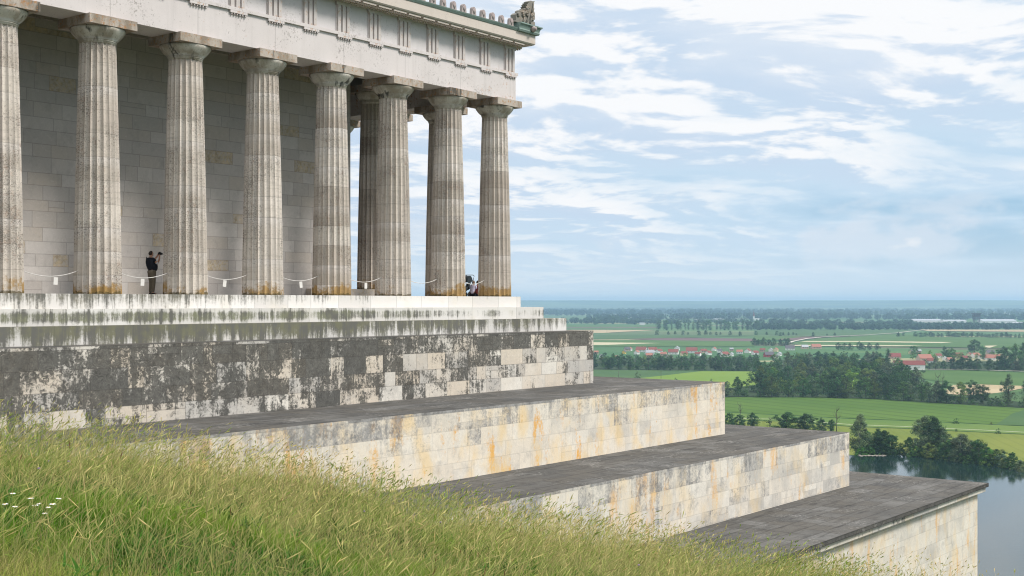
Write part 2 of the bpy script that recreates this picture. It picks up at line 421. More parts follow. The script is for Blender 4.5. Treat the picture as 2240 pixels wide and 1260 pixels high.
# ------------------------------------------------------------------ block layouts
def lay_wall(mb, P, s0, s1, t0, t1, course, wmin, wmax, tone, split=.12, far_w=None):
    """squared blocks on the surface P(s, t); tone(s_mid, t_rel, w) gives the face attribute"""
    nc = max(1, round((t1 - t0) / course)); ch = (t1 - t0) / nc
    lv_ = [t0 + ch*k + (ch*random.uniform(-.13, .13) if 0 < k < nc else 0) for k in range(nc + 1)]
    for c in range(nc):
        s = s0 - random.random() * wmax * .6
        while s < s1:
            wd = random.uniform(wmin, wmax); a, e = max(s, s0), min(s + wd, s1); s += wd
            if e - a < .02: continue
            lo, hi = lv_[c], lv_[c+1]
            parts = [(a, e, lo, hi)]
            q = random.random()
            if q < split: m = lo + (hi-lo)*random.choice((.4, .5, .62)); parts = [(a, e, lo, m), (a, e, m, hi)]
            elif q < split*1.7 and e - a > .8: m = a + (e-a)*random.choice((.35, .5, .7)); parts = [(a, m, lo, hi), (m, e, lo, hi)]
            for (p, r_, l, h) in parts:
                mb.face([P(p, l), P(r_, l), P(r_, h), P(p, h)], tone((p+r_)/2, ((l+h)/2 - t0)/(t1-t0), r_-p), (r_-p, h-l))

EX = dict(s1=.971, s2=1.825, s3=2.683, t1=3.70, t2=8.74, t3=13.63, t4=18.80)
ZT = dict(sty=.336, s2=-.206, s3=-.793, t1=-1.45, t2=-4.205, t3=-6.982, t4=-9.857)
LEFT, BACK = -44.0, 40.0

ZT_NEXT = {-1.45: -4.205, -4.205: -6.982, -6.982: -9.857, -9.857: -16.0}
def terrace(name, label, e, ztop, zbot, inner, mat, tone, course, wmin, wmax, over=0.0):
    root = tag(empty(name, (PX, PY, 0), TH), label, 'terrace')
    mb = MB(); name_z = round(ztop, 3)
    eh = .11 if not over else 0.0
    def etone(s, t, w_): return (random.random(), random.uniform(.42, .95), random.random()*.4, 1)
    n_c = max(1, round((ztop - ZT_NEXT.get(name_z, zbot)) / course)); c2 = (ztop - eh - ZT_NEXT.get(name_z, zbot)) / n_c
    zb2 = ztop - eh - c2*math.ceil((ztop - eh - zbot)/c2)
    lay_wall(mb, lambda s, t: (s, -e, t), LEFT, e, zb2, ztop - .002 - eh, c2, wmin, wmax, lambda s, t, w_: tone(s, (zb2 + t*(ztop - eh - zb2) - ZT_NEXT.get(name_z, zbot))/(ztop - eh - ZT_NEXT.get(name_z, zbot)), w_))
    lay_wall(mb, lambda s, t: (e, s, t), -e, BACK, zb2, ztop - .002 - eh, c2, wmin, wmax, tone)
    if eh:
        lay_wall(mb, lambda s, t: (s, -e, t), LEFT, e, ztop - .002 - eh, ztop - .002, eh, .8, 2.2, etone, 0)
        lay_wall(mb, lambda s, t: (e, s, t), -e, BACK, ztop - .002 - eh, ztop - .002, eh, .8, 2.2, etone, 0)
    mb.face([(LEFT, -e, zbot), (LEFT, -e, ztop - .002), (LEFT, BACK, ztop - .002), (LEFT, BACK, zbot)])
    mb.face([(LEFT, BACK, zbot), (LEFT, BACK, ztop - .002), (e, BACK, ztop - .002), (e, BACK, zbot)])
    mb.build('wall', mat, root, True)
    # paving: rows of slabs parallel to the flank, a border course along each edge
    pv = MB(); eo = e + over
    def ptone(s, t, w_): return (random.random()**1.6, random.uniform(.10, .42), random.random(), 1)
    inn = inner - .25
    bw = .95
    def quadrow(y0, y1, x0, x1, wmn, wmx, axis='x'):
        s = x0
        while s < x1 - .01:
            wd = min(random.uniform(wmn, wmx), x1 - s)
            if x1 - s - wd < .3: wd = x1 - s
            if axis == 'x': pv.face([(s, y0, ztop), (s+wd, y0, ztop), (s+wd, y1, ztop), (s, y1, ztop)], ptone(0, 0, 0), (wd, y1-y0))
            else: pv.face([(y0, s, ztop), (y1, s, ztop), (y1, s+wd, ztop), (y0, s+wd, ztop)], ptone(0, 0, 0), (y1-y0, wd))
            s += wd
    if eo - inn < 1.6:                                  # a narrow tread
        quadrow(-eo, -inn, LEFT, eo, 1.2, 2.2)
        quadrow(inn, eo, -inn, BACK, 1.2, 2.2, 'y')
    else:
        quadrow(-eo, -eo + bw, LEFT, eo - bw, 1.6, 2.8)          # border along the flank
        quadrow(eo - bw, eo, -eo, BACK, 1.6, 2.8, 'y')         # border along the front
        n = max(1, round((eo - bw - inn) / 1.0)); h = (eo - bw - inn) / n
        for k in range(n):
            quadrow(-eo + bw + k*h, -eo + bw + (k+1)*h, LEFT, eo - bw, .9, 2.3)
            quadrow(inn + k*h, inn + (k+1)*h, -inn, BACK, .9, 2.3, 'y')
    pv.build('paving', M_paving, root, True)
    if over:
        def slab(x0, y0, z0, z1, m, nm, tn):
            b_ = MB()
            lay_wall(b_, lambda s, t: (s, -y0, t), LEFT, y0, z0, z1, z1 - z0, 1.1, 2.4, tn, 0)
            lay_wall(b_, lambda s, t: (y0, s, t), -y0, BACK, z0, z1, z1 - z0, 1.1, 2.4, tn, 0)
            b_.face([(LEFT, -y0, z0), (LEFT, -e + .01, z0), (y0, -e + .01, z0), (y0, -y0, z0)])
            b_.face([(e - .01, -e + .01, z0), (e - .01, BACK, z0), (y0, BACK, z0), (y0, -e + .01, z0)])
            b_.build(nm, m, root, True)
        slab(LEFT, eo, ztop - .20, ztop - .002, M_paving, 'coping', lambda s, t, w_: (random.random()*.3, .4, .4, 1))
        slab(LEFT, e + over*.72, ztop - .46, ztop - .20, M_fascia, 'fascia', lambda s, t, w_: (random.random(), random.uniform(.05, .5), random.random(), 1))
    return root

def tone_podium(s, t, w_):
    # black crust thickest along the upper courses and to the left; pale stones towards the corner and the foot
    right = min(1, max(0, (s + 14)/12))
    g = .66 + .20*(t - .4) - right*(.24 if t < .62 else .10) - (.05 if t < .28 else 0) + random.gauss(0, .09)
    q = random.random()
    if q < .12 + .12*right and t < .8: g -= .25
    elif q > .85 and t < .9: g += .2
    if t > .8 and random.random() < .8: g = max(g, .70 - .12*right)
    return (random.random(), min(.95, max(.04, g)), random.random(), 1)
def tone_upper(s, t, w_):
    g = .07 + random.gauss(0, .05)
    if t > .74: g = random.uniform(.34, .66)
    elif t > .55 and random.random() < (.45 if s < -8 else .22): g = random.choice((.5, .42, .34))
    if t < .5 and random.random() < .04: return (0.0, .22, .0, 1)
    return (random.random(), max(.0, g), random.uniform(.3, 1), 1)
def tone_lower(s, t, w_):
    g = .17 + .10*t + random.gauss(0, .07)
    if t > .8: g = random.choice((.2, .35, .6, .65, .55))
    elif random.random() < .22: g = random.uniform(.34, .5)
    if random.random() < .05: return (0.0, .2, .05, 1)
    return (random.random(), max(.0, g), random.random(), 1)
def tone_base(s, t, w_):
    r_ = random.random()
    if r_ < .12: return (0.0, .12, .95, 1)
    return (random.uniform(.35, 1), random.uniform(0, .17), random.uniform(.15, .8), 1)

terrace('terrace', 'tall black crusted stone base of pale patchy blocks right under the temple steps', EX['t1'], ZT['t1'], -7.0, EX['s3'], M_podium, tone_podium, .69, .55, 1.75)
terrace('terrace', 'cream stone terrace with orange rust streaks and a grey top course, below the black base', EX['t2'], ZT['t2'], -11.0, EX['t1'], M_terrace, tone_upper, .68, .7, 1.9)
terrace('terrace', 'third terrace down, grey and cream stone wall whose corner stands before the river trees', EX['t3'], ZT['t3'], -14.5, EX['t2'], M_terrace_low, tone_lower, .69, .6, 1.7)
terrace('terrace', 'lowest stone terrace with a projecting dark coping, its corner before the river', EX['t4'], ZT['t4'], -30.0, EX['t3'], M_terrace_low, tone_base, .78, .8, 1.9, over=.46)

# ------------------------------------------------------------------ the temple
temple = tag(empty('temple', (PX, PY, 0), TH), 'grey white stone temple with a colonnade of fluted columns standing on stepped terraces', 'temple')
for k, (a, zt, zb, inn) in enumerate(((EX['s1'], ZT['sty'], ZT['s2'], -30), (EX['s2'], ZT['s2'], ZT['s3'], EX['s1']), (EX['s3'], ZT['s3'], ZT['t1'], EX['s2']))):
    mb = MB()
    tn = lambda s, t, w_: (random.random(), .5, .5, 1)
    wide = (1.1, 2.1)
    lay_wall(mb, lambda s, t: (s, -a, t), LEFT, a, zb - .05 if k < 2 else zb, zt, 1.0, *wide, tn, 0)
    lay_wall(mb, lambda s, t: (a, s, t), -a, BACK, zb - .05 if k < 2 else zb, zt, 1.0, *wide, tn, 0)
    x1 = -inn + .3 if inn > 0 else 29.0
    mb.face([(LEFT, -a, zt), (a, -a, zt), (a, x1, zt), (LEFT, x1, zt)], (.8, .5, .5, 1))
    if inn > 0: mb.face([(inn - .3, x1, zt), (a, x1, zt), (a, BACK, zt), (inn - .3, BACK, zt)], (.8, .5, .5, 1))
    mb.build('step', M_step[k], temple, True)

COLH = 10.524 - ZT['sty']
def shaft_mesh(h, rb, rt):
    nf, sub = 20, 6; n = nf*sub; rings = 16; vs = []; fs = []
    for i in range(rings + 1):
        u = i / rings; r = rb + (rt - rb)*u + .018*math.sin(math.pi*u)
        for k in range(n):
            s = (k % sub) / sub; d = .105 * (r/rb) * (1 - (2*s - 1)**2) ** .8 if s else 0.0
            a = 2*math.pi*k/n; vs.append(((r-d)*math.cos(a), (r-d)*math.sin(a), h*u))
    for i in range(rings):
        for k in range(n): fs.append((i*n+k, i*n+(k+1) % n, (i+1)*n+(k+1) % n, (i+1)*n+k))
    me = bpy.data.meshes.new('column'); me.from_pydata(vs, [], fs); me.materials.append(M_column); me.update(); return me
SH = COLH - .89
shaft = shaft_mesh(SH, .872, .66)
ech = MB(); ech.lathe([(.62, SH-.02), (.665, SH+.0), (.665, SH+.05), (.685, SH+.055), (.685, SH+.075), (.665, SH+.08), (.675, SH+.10), (.70, SH+.105), (.70, SH+.125), (.69, SH+.13), (.79, SH+.21), (.885, SH+.31), (.965, SH+.42), (1.005, SH+.50), (.985, SH+.549)], 48)
def make_column(lx, ly, z0=ZT['sty'], first=None, s=1.0):
    if first is None:
        c = bpy.data.objects.new('column', shaft); COL.objects.link(c); c.parent = temple
        ech.build('echinus', M_echinus, c)
        ab = MB(); ab.box(-1.018, 1.018, -1.018, 1.018, COLH - .34, COLH); ab.build('abacus', M_abacus, c)
    else: c = copy_tree(first, temple)
    c.location = (lx, ly, z0); c.scale = (1, 1, s)
    c.rotation_euler = (0, 0, 0)
    return c
CC = 3.692
side_x = [0.0] + [-(CC + 4*i) for i in range(9)]
front_y = [CC + 4*i for i in range(6)] + [2*CC + 20]
first = make_column(0, 0)
for x in side_x[1:]: make_column(x, 0, first=first)
for y in front_y: make_column(0, y, first=first)
# inner row of the porch on its raised floor
CW = 4.3
inx = lx_at(817, 5.2)
INZ = ZT['sty'] + .37; INS = (11.3 - INZ) / COLH
for k in range(4): make_column(inx, 5.2 + 4.35*k, INZ, first, INS)
wall_end = lx_at(766.5, CW)
mb = MB(); mb.box(wall_end - 3, inx + 1.25, CW - .35, 24, ZT['sty'] - .1, INZ); mb.build('porch_floor', M_cella, temple, True)

# cella wall of squared blocks
mb = MB()
def tone_cella(s, t, w_):
    q = random.random()
    if q < .045: return (0, .55, .95, 1)
    if q < .11: return (.15, .30, .8, 1)
    return (random.random(), random.uniform(.02, .16), random.uniform(0, .55), 1)
lay_wall(mb, lambda s, t: (s, CW, t), LEFT, wall_end, ZT['sty'] - .04, 11.25, .56, .55, 2.0, tone_cella, .02)
lay_wall(mb, lambda s, t: (wall_end, s, t), CW, CW + 1.6, ZT['sty'] - .04, 11.25, .56, .8, 1.6, tone_cella, 0)
mb.face([(wall_end, CW + 1.6, ZT['sty']), (LEFT, CW + 1.6, ZT['sty']), (LEFT, CW + 1.6, 11.25), (wall_end, CW + 1.6, 11.25)])
mb.face([(wall_end - 3, CW + 1.6, ZT['sty']), (wall_end - 3, 23, ZT['sty']), (wall_end - 3, 23, 11.25), (wall_end - 3, CW + 1.6, 11.25)])
mb.build('cella_wall', M_cella, temple, True)
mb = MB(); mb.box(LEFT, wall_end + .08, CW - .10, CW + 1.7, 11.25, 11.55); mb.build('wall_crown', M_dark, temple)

A0, A1 = 10.524, 11.86                          # architrave
AF = .784
mb = MB()
def joints(x0, x1, y0, y1, z0, z1): mb.box(x0, x1, y0, y1, z0, z1)
joints(LEFT, AF, -AF, AF, A0, A1); joints(-AF, AF, AF, 28.2, A0, A1)
mb.build('architrave', M_arch, temple)
mb = MB(); mb.box(LEFT, AF + .09, -AF - .09, AF, A1, A1 + .14); mb.box(-AF, AF + .09, AF, 28.3, A1, A1 + .14); mb.build('taenia', M_arch, temple)
F0, F1 = A1 + .14, 13.36
mb = MB(); mb.box(LEFT, AF - .08, -AF + .08, AF, F0, F1); mb.box(-AF, AF - .08, AF, 28.1, F0, F1); mb.build('frieze', M_met, temple)
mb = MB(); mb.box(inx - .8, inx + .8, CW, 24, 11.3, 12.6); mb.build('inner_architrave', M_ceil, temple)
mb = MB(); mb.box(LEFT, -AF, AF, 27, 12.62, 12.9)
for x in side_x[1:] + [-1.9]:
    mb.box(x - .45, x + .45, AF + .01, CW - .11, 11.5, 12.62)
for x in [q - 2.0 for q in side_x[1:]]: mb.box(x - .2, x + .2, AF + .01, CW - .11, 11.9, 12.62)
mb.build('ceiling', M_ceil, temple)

# triglyph with its three glyphs, regula with guttae, mutule with guttae
TW = .84
def tri_mb():
    mb = MB(); wd, dp = TW, .15; g = wd/6
    for k in range(3):
        c = -wd/2 + g*(1 + 2*k) ; hw = g*.62
        mb.prism([(c - hw, 0), (c + hw, 0), (c + hw, F1 - F0 - .16), (c - hw, F1 - F0 - .16)], -.09, 0)
    mb.box(-wd/2, wd/2, -.02, .02, 0, F1 - F0 - .16)
    mb.box(-wd/2 - .02, wd/2 + .02, -.10, .01, F1 - F0 - .16, F1 - F0)
    return mb
def reg_mb():
    mb = MB(); mb.box(-TW/2 - .02, TW/2 + .02, -.085, 0, -.10, -.002)
    for k in range(6): mb.lathe([(.034, -.19), (.026, -.10)], 8, -TW/2 + TW*(k + .5)/6, -.045)
    return mb
def mut_mb():
    mb = MB(); mb.box(-.41, .41, -.62, -.02, -.075, 0)
    for j in range(2):
        for k in range(6): mb.lathe([(.036, -.14), (.036, -.075)], 8, -.41 + .82*(k + .5)/6, -.52 + .3*j)
    return mb
tri_x = [AF - .08 - TW/2 + .03, -1.70] + [-3.692 - 2.0*i for i in range(19)]
def rep(mk, name, mat, places):
    o = None
    for (x, y, z, rz) in places:
        if o is None: o = mk().build(name, mat, temple)
        else: o = o.copy(); COL.objects.link(o)
        o.location = (x, y, z); o.rotation_euler = (0, 0, rz)
tri_y = [-tri_x[0], 1.7] + [3.692 + 2.0*i for i in range(12)]
rep(tri_mb, 'triglyph', M_tri, [(x, -AF + .07, F0, 0) for x in tri_x] + [(AF - .07, y, F0, math.pi/2) for y in tri_y])
rep(reg_mb, 'regula', M_arch, [(x, -AF - .002, A1, 0) for x in tri_x] + [(AF + .002, y, A1, math.pi/2) for y in tri_y])
G0, G1 = 13.50, 13.98; GE = 1.52
mut_x = [.30, -.70] + [-1.7 - 1.0*i for i in range(38)]
rep(mut_mb, 'mutule', M_geis, [(x, -AF - .02, G0 - .05, 0) for x in mut_x] + [(AF + .02, -x, G0 - .05, math.pi/2) for x in mut_x[:26]])
mb = MB()
prof = [(AF - .1, F1), (AF + .02, F1), (AF + .02, G0 - .05), (GE - .12, G0 - .05), (GE - .10, G0 - .0), (GE - .05, G0 - .02), (GE, G0 + .04), (GE, G1), (AF - .1, G1)]
def corner_run(mb, prof, y_end, cap=True):
    """profile (outward distance, height) swept along the flank and round the corner onto the front"""
    n = len(prof)
    vs = [(LEFT, -p, z) for p, z in prof] + [(p, -p, z) for p, z in prof] + [(p, y_end, z) for p, z in prof]
    fs = []
    for s in range(2):
        for i in range(n): fs.append((s*n + i, (s+1)*n + i, (s+1)*n + (i+1) % n, s*n + (i+1) % n))
    fs.append(tuple(range(n))); fs.append(tuple(2*n + i for i in range(n))[::-1])
    mb.mesh(vs, fs)
corner_run(mb, prof, 28.9); mb.build('geison', M_geis, temple)
mb = MB(); corner_run(mb, [(GE - .3, G1 + .002), (GE + .03, G1 + .002), (GE + .09, G1 + .10), (GE + .11, G1 + .15), (GE - .3, G1 + .30)], 28.9); mb.build('gutter', M_copper_l, temple)
# roof planes and pediment
RY, RZ = 13.7, 18.6
mb = MB()
ev = GE + .02
mb.mesh([(LEFT, -ev, G1 + .16), (ev, -ev, G1 + .16), (ev, RY, RZ), (LEFT, RY, RZ), (LEFT, -ev, G1 + .06), (ev, -ev, G1 + .06), (ev, RY, RZ - .3), (LEFT, RY, RZ - .3)],
        [(0, 1, 2, 3), (7, 6, 5, 4), (0, 4, 5, 1), (1, 5, 6, 2), (3, 2, 6, 7), (0, 3, 7, 4)])
mb.mesh([(LEFT, 2*RY + ev, G1 + .16), (ev, 2*RY + ev, G1 + .16), (ev, RY + .001, RZ), (LEFT, RY + .001, RZ), (LEFT, 2*RY + ev, G1 + .06), (ev, 2*RY + ev, G1 + .06), (ev, RY + .001, RZ - .3), (LEFT, RY + .001, RZ - .3)],
        [(3, 2, 1, 0), (4, 5, 6, 7), (1, 5, 4, 0), (2, 6, 5, 1), (7, 6, 2, 3), (4, 7, 3, 0)])
for k in range(54):
    x = 1.0 - .75*k
    if x < LEFT: break
    mb.tube([(x, -ev + .25, G1 + .22), (x, RY, RZ + .05)], .075, 6)
mb.build('roof', M_copper, temple)
mb = MB(); mb.prism([(-1.2, G1), (2*RY + 1.2, G1), (RY, RZ - .4)], 0, .5)
ped = mb.build('pediment', M_geis, temple); ped.rotation_euler = (0, 0, math.pi/2); ped.location = (.55, 0, 0)
# antefixes
def ante_mb():
    mb = MB(); o = []
    for k in range(13):
        a = math.pi*k/12; o.append((.155*math.cos(a), .30 + .17*math.sin(a)))
    o = [(.19, 0), (.17, .12)] + o + [(-.17, .12), (-.19, 0)]
    mb.prism(o, -.09, .06)
    for k in range(5):
        a = R(30 + 30*k); mb.tube([(0, -.09, .12), (.12*math.cos(a), -.105, .28 + .13*math.sin(a))], [.03, .022], 5)
    return mb
rep(ante_mb, 'antefix', M_antefix, [(-.45 - .75*k, -ev + .16, G1 + .14, 0) for k in range(22)])
# corner gutter block with a lion head
mb = MB()
vs = []; pf = [(GE - .35, G1 + .01), (GE + .13, G1 + .01), (GE + .17, G1 + .10), (GE + .15, G1 + .16), (GE + .20, G1 + .33), (GE + .28, G1 + .38), (GE + .28, G1 + .44), (GE - .35, G1 + .44)]
n = len(pf); vs = [(-.05, -p, z) for p, z in pf] + [(p, -p, z) for p, z in pf] + [(p, 1.5, z) for p, z in pf]
fs = [(s*n + i, (s+1)*n + i, (s+1)*n + (i+1) % n, s*n + (i+1) % n) for s in range(2) for i in range(n)]
fs += [tuple(range(n)), tuple(2*n + i for i in range(n))[::-1]]
mb.mesh(vs, fs); gb = mb.build('corner_gutter', M_copper_l, temple)
mb = MB()
Mh = Matrix.Translation((1.05, -GE - .16, G1 + .25)) @ Matrix.Rotation(R(90), 4, 'X')
mb.lathe([(.15, 0), (.17, .05), (.15, .12), (.10, .17), (.085, .24), (.05, .26)], 12, M=Mh)
for q in (-1, 1): mb.lathe([(.05, .0), (.055, .04), (.02, .08)], 8, q*.11, .12, M=Mh)
mb.build('lion_head', M_antefix, temple)
# acroterion: carved corner ornament with scrolls and a leaning leaf
ZB = G1 + .44
outl = [(760, 510), (790, 478), (785, 350), (830, 308), (880, 322), (885, 258), (922, 230), (975, 240), (988, 262), (985, 208), (1028, 176), (1008, 152), (1045, 140), (1028, 104), (1062, 96), (1052, 64), (1092, 60), (1084, 34), (1122, 10), (1170, 22), (1222, 12), (1197, 60), (1190, 130), (1186, 186), (1212, 180), (1200, 240), (1222, 292), (1222, 400), (1192, 482), (1226, 505), (1222, 615)]
def ac(x, y):
    return ((x - 1222)/270 + 1.45, (615 - (y - (x - 1222)*.22))/440)
mb = MB(); mb.prism([ac(*p) for p in outl], -GE - .02, -GE + .34)
def spiral(cx, cy, r0, turns, s0=0, sg=1):
    pts = []
    for k in range(int(turns*14) + 1):
        a = s0 + sg*2*math.pi*k/14; r = r0*(1 - k/(turns*14)*.85); x, z = ac(cx + r*math.cos(a)*.7, cy - r*math.sin(a)); pts.append((x, -GE - .04, z))
    mb.tube(pts, .06, 6)
spiral(1160, 388, 78, 1.9, R(90)); spiral(1035, 318, 66, 1.7, R(200), -1); spiral(1045, 225, 52, 1.5, R(20)); spiral(945, 340, 50, 1.5, R(140), -1); spiral(838, 350, 42, 1.4, R(60))
for (a, b_) in (((1100, 560), (1110, 330)), ((1000, 540), (1090, 300)), ((1130, 300), (1180, 60)), ((930, 520), (960, 400))):
    p, q = ac(*a), ac(*b_); mb.tube([(p[0], -GE - .04, p[1]), ((p[0]+q[0])/2 + .04, -GE - .06, (p[1]+q[1])/2), (q[0], -GE - .03, q[1])], .05, 6)
acr = mb.build('acroterion', M_acro, temple); acr.location = (0, 0, ZB)

# ------------------------------------------------------------------ ropes with paper notes between the columns
M_rope = plain('white_rope', (.60, .58, .55), .7, .05)
M_paper = plain('white_paper', (.62, .60, .57), .7, .04)
M_brass = plain('iron_eyelet', (.25, .23, .2), .5, .1)
PLACES = ['between the first two columns in view, left of the ochre stained column', 'in front of the man taking a picture', 'just right of the man, before the fourth column', 'before the last stretch of temple wall', 'before the open gap beside the dark inner column', 'across the gap showing open sky', 'at the corner column before the seated people']
gaps = sorted(side_x)
gaps = gaps[2:]                      # the seven gaps in view
for k in range(7):
    a, b_ = gaps[k] + .82, gaps[k+1] - .82
    root = tag(empty('rope_barrier', (*l2w((a+b_)/2, 0), ZT['sty']), TH), 'white sagging rope ' + PLACES[k], 'rope', 'white ropes between the temple columns')
    mb = MB(); L = b_ - a; hgt, sag = .86, .23
    mb.tube([(-L/2 + L*i/16, 0, hgt - sag*(1 - (2*i/16 - 1)**2)) for i in range(17)], .015, 6)
    mb.build('rope', M_rope, root)
    if k != 5 and k != 6:
        mb = MB(); Mp = Matrix.Translation((random.uniform(-.15, .25), -.02, hgt - sag - .2)) @ Matrix.Rotation(R(random.uniform(-14, 10)), 4, 'Y')
        mb.box(-.085, .085, -.006, .006, -.10, .17, M=Mp); mb.build('paper_note', M_paper, root)

# ------------------------------------------------------------------ people
def skin(name, pts, edges, mat, parent, sub=2, sq=1.0):
    me = bpy.data.meshes.new(name + '_rig'); me.from_pydata([p[:3] for p in pts], edges, [])
    o = bpy.data.objects.new(name + '_rig', me); COL.objects.link(o)
    o.modifiers.new('s', 'SKIN')
    for i, p in enumerate(pts):
        sv = me.skin_vertices[0].data[i]; r = p[3]
        sv.radius = (r, r) if len(p) < 5 else (r, p[4]); sv.use_root = (i == 0)
    md = o.modifiers.new('d', 'SUBSURF'); md.levels = sub; md.render_levels = sub
    dg = bpy.context.evaluated_depsgraph_get(); dg.update()
    out = bpy.data.meshes.new_from_object(o.evaluated_get(dg)); out.name = name
    bpy.data.objects.remove(o); bpy.data.meshes.remove(me)
    out.materials.clear(); out.materials.append(mat)
    out.polygons.foreach_set('use_smooth', [True]*len(out.polygons))
    q = bpy.data.objects.new(name, out); COL.objects.link(q); q.parent = parent
    return q
def chain(*idx): return [(idx[i], idx[i+1]) for i in range(len(idx)-1)]
M_skin = plain('skin', (.46, .25, .17), .6, .12, 8)
M_navy = plain('navy_jumper', (.012, .014, .022), .9, .3, 6)
M_trous = plain('olive_trousers', (.15, .125, .09), .9, .25, 5)
M_hair = plain('dark_brown_hair', (.035, .024, .018), .7, .4, 20)
M_black = plain('black_leather', (.012, .012, .012), .5, .3, 5)
M_shirt = plain('white_shirt', (.72, .72, .74), .9, .08, 5)
M_lilac = plain('pale_lilac_shirt', (.50, .48, .62), .9, .12, 5)
M_red = plain('dark_red_top', (.16, .035, .03), .9, .2, 5)
M_dkfab = plain('dark_stroller_cloth', (.02, .028, .034), .8, .3, 6)
M_steel = plain('dark_steel_tube', (.04, .045, .05), .4, .2, 5, .5)

mx = lx_at(331, 1.3)
man = tag(empty('person', (*l2w(mx, 1.3), ZT['sty']), TH + R(6)), 'man in a dark jumper and olive trousers raising a camera before the temple wall', 'person')
P = [(.02, 0, .95, .12), (.04, 0, 1.10, .12), (.02, 0, 1.30, .12), (-.03, 0, 1.45, .075), (-.025, 0, 1.52, .055), (0, 0, 1.60, .088, .078), (.0, 0, 1.69, .088, .075), (-.01, 0, 1.735, .05),
     (-.03, -.15, 1.42, .062), (.12, -.22, 1.24, .045), (.27, -.15, 1.40, .037), (.36, -.075, 1.55, .026, .034), (.385, -.06, 1.60, .022, .036),
     (-.03, .15, 1.42, .062), (.14, .20, 1.26, .045), (.28, .13, 1.42, .037), (.37, .06, 1.56, .026, .034), (.395, .05, 1.61, .022, .036),
     (.02, -.085, .86, .092), (.045, -.095, .48, .06), (-.015, -.10, .09, .042), (.02, -.105, .04, .042), (.13, -.115, .03, .036),
     (.02, .085, .86, .092), (.07, .10, .49, .06), (.03, .11, .09, .042), (.065, .115, .04, .042), (.175, .125, .03, .036)]
Eg = chain(0, 1, 2, 3, 4, 5, 6, 7) + chain(2, 8, 9, 10, 11, 12) + chain(2, 13, 14, 15, 16, 17) + chain(0, 18, 19, 20, 21, 22) + chain(0, 23, 24, 25, 26, 27)
for root_i, sgn in ((12, -1), (17, 1)):
    bx, by, bz = P[root_i][:3]
    for q, (ln, dy) in enumerate(((.075, .028), (.085, .010), (.08, -.010), (.062, -.026))):
        i = len(P); P += [(bx + .012, by + dy, bz + .035, .0095), (bx + .025, by + dy - sgn*.012, bz + .035 + ln*.5, .009), (bx + .012, by + dy - sgn*.03, bz + .03 + ln*.85, .008)]
        Eg += [(root_i, i), (i, i+1), (i+1, i+2)]
    i = len(P); wi = root_i - 1; P += [(P[wi][0] - .02, P[wi][1] - sgn*.02, P[wi][2] + .03, .011), (P[wi][0] - .02, P[wi][1] - sgn*.04, P[wi][2] + .065, .009)]
    Eg += [(wi, i), (i, i+1)]
body = skin('body', P, Eg, M_skin, man)
# nose, ears and chin on the face
Pj = [(.03, 0, .93, .20), (.08, 0, 1.08, .225), (.04, 0, 1.28, .20), (-.03, 0, 1.46, .12), (-.03, -.155, 1.42, .10), (.06, -.20, 1.31, .085), (-.03, .155, 1.42, .10), (.07, .19, 1.32, .085)]
skin('jumper', Pj, chain(0, 1, 2, 3) + chain(2, 4, 5) + chain(2, 6, 7), M_navy, man)
for s in (-1, 1):
    skin('sleeve', [(.05, s*.197, 1.315, .064), (.11, s*.215, 1.25, .060), (.17, s*.19, 1.30, .052)], chain(0, 1, 2), M_shirt, man, 1)
skin('collar', [(-.05, -.03, 1.475, .062), (-.02, 0, 1.485, .072), (-.05, .03, 1.475, .062)], chain(0, 1, 2), M_shirt, man, 1)
Pt = [(.02, 0, .93, .18), (.02, 0, 1.03, .18), (.02, -.075, .82, .12), (.045, -.085, .48, .082), (-.012, -.09, .07, .07), (.02, .075, .82, .12), (.07, .085, .49, .082), (.032, .09, .07, .07)]
skin('trousers', Pt, [(0, 1)] + chain(0, 2, 3, 4) + chain(0, 5, 6, 7), M_trous, man)
for (x, y) in ((-.02, -.105), (.025, .118)):
    skin('shoe', [(x - .03, y, .05, .045), (x + .07, y, .045, .046), (x + .16, y, .035, .036)], chain(0, 1, 2), M_black, man, 1)
skin('hair', [(-.05, 0, 1.57, .07, .075), (-.045, 0, 1.64, .095, .092), (-.01, 0, 1.70, .085, .085), (.05, 0, 1.72, .035, .05)], chain(0, 1, 2, 3), M_hair, man)
skin('nose', [(.085, 0, 1.645, .012), (.105, 0, 1.625, .014), (.085, 0, 1.61, .012)], chain(0, 1, 2), M_skin, man, 1)
for s in (-1, 1): skin('ear', [(-.005, s*.078, 1.66, .014), (-.012, s*.088, 1.64, .016), (-.005, s*.08, 1.615, .012)], chain(0, 1, 2), M_skin, man, 1)
for s in (-1, 1):
    mb = MB(); mb.lathe([(.004, 0), (.011, .004), (.004, .012)], 8, M=Matrix.Translation((.078, s*.032, 1.66)) @ Matrix.Rotation(R(90), 4, 'Y')); mb.build('eye', M_black, man)
mb = MB(); mb.tube([(.082, -.026, 1.578), (.092, 0, 1.576), (.082, .026, 1.578)], .007, 6); mb.build('mouth', M_red, man)
cx, cy = l2w(mx + .40, 1.3)
camr = tag(empty('camera_body', (cx, cy, ZT['sty'] + 1.60), TH + R(6)), 'black camera with a lens held up by the man', 'camera')
mb = MB(); mb.box(-.03, .04, -.07, .07, .0, .10); mb.box(-.02, .03, -.03, .03, .10, .13); mb.build('housing', M_black, camr)
mb = MB(); mb.lathe([(.036, .04), (.038, .10), (.042, .13), (.034, .13)], 14, M=Matrix.Translation((0, 0, .05)) @ Matrix.Rotation(R(90), 4, 'Y')); mb.build('lens', M_steel, camr)

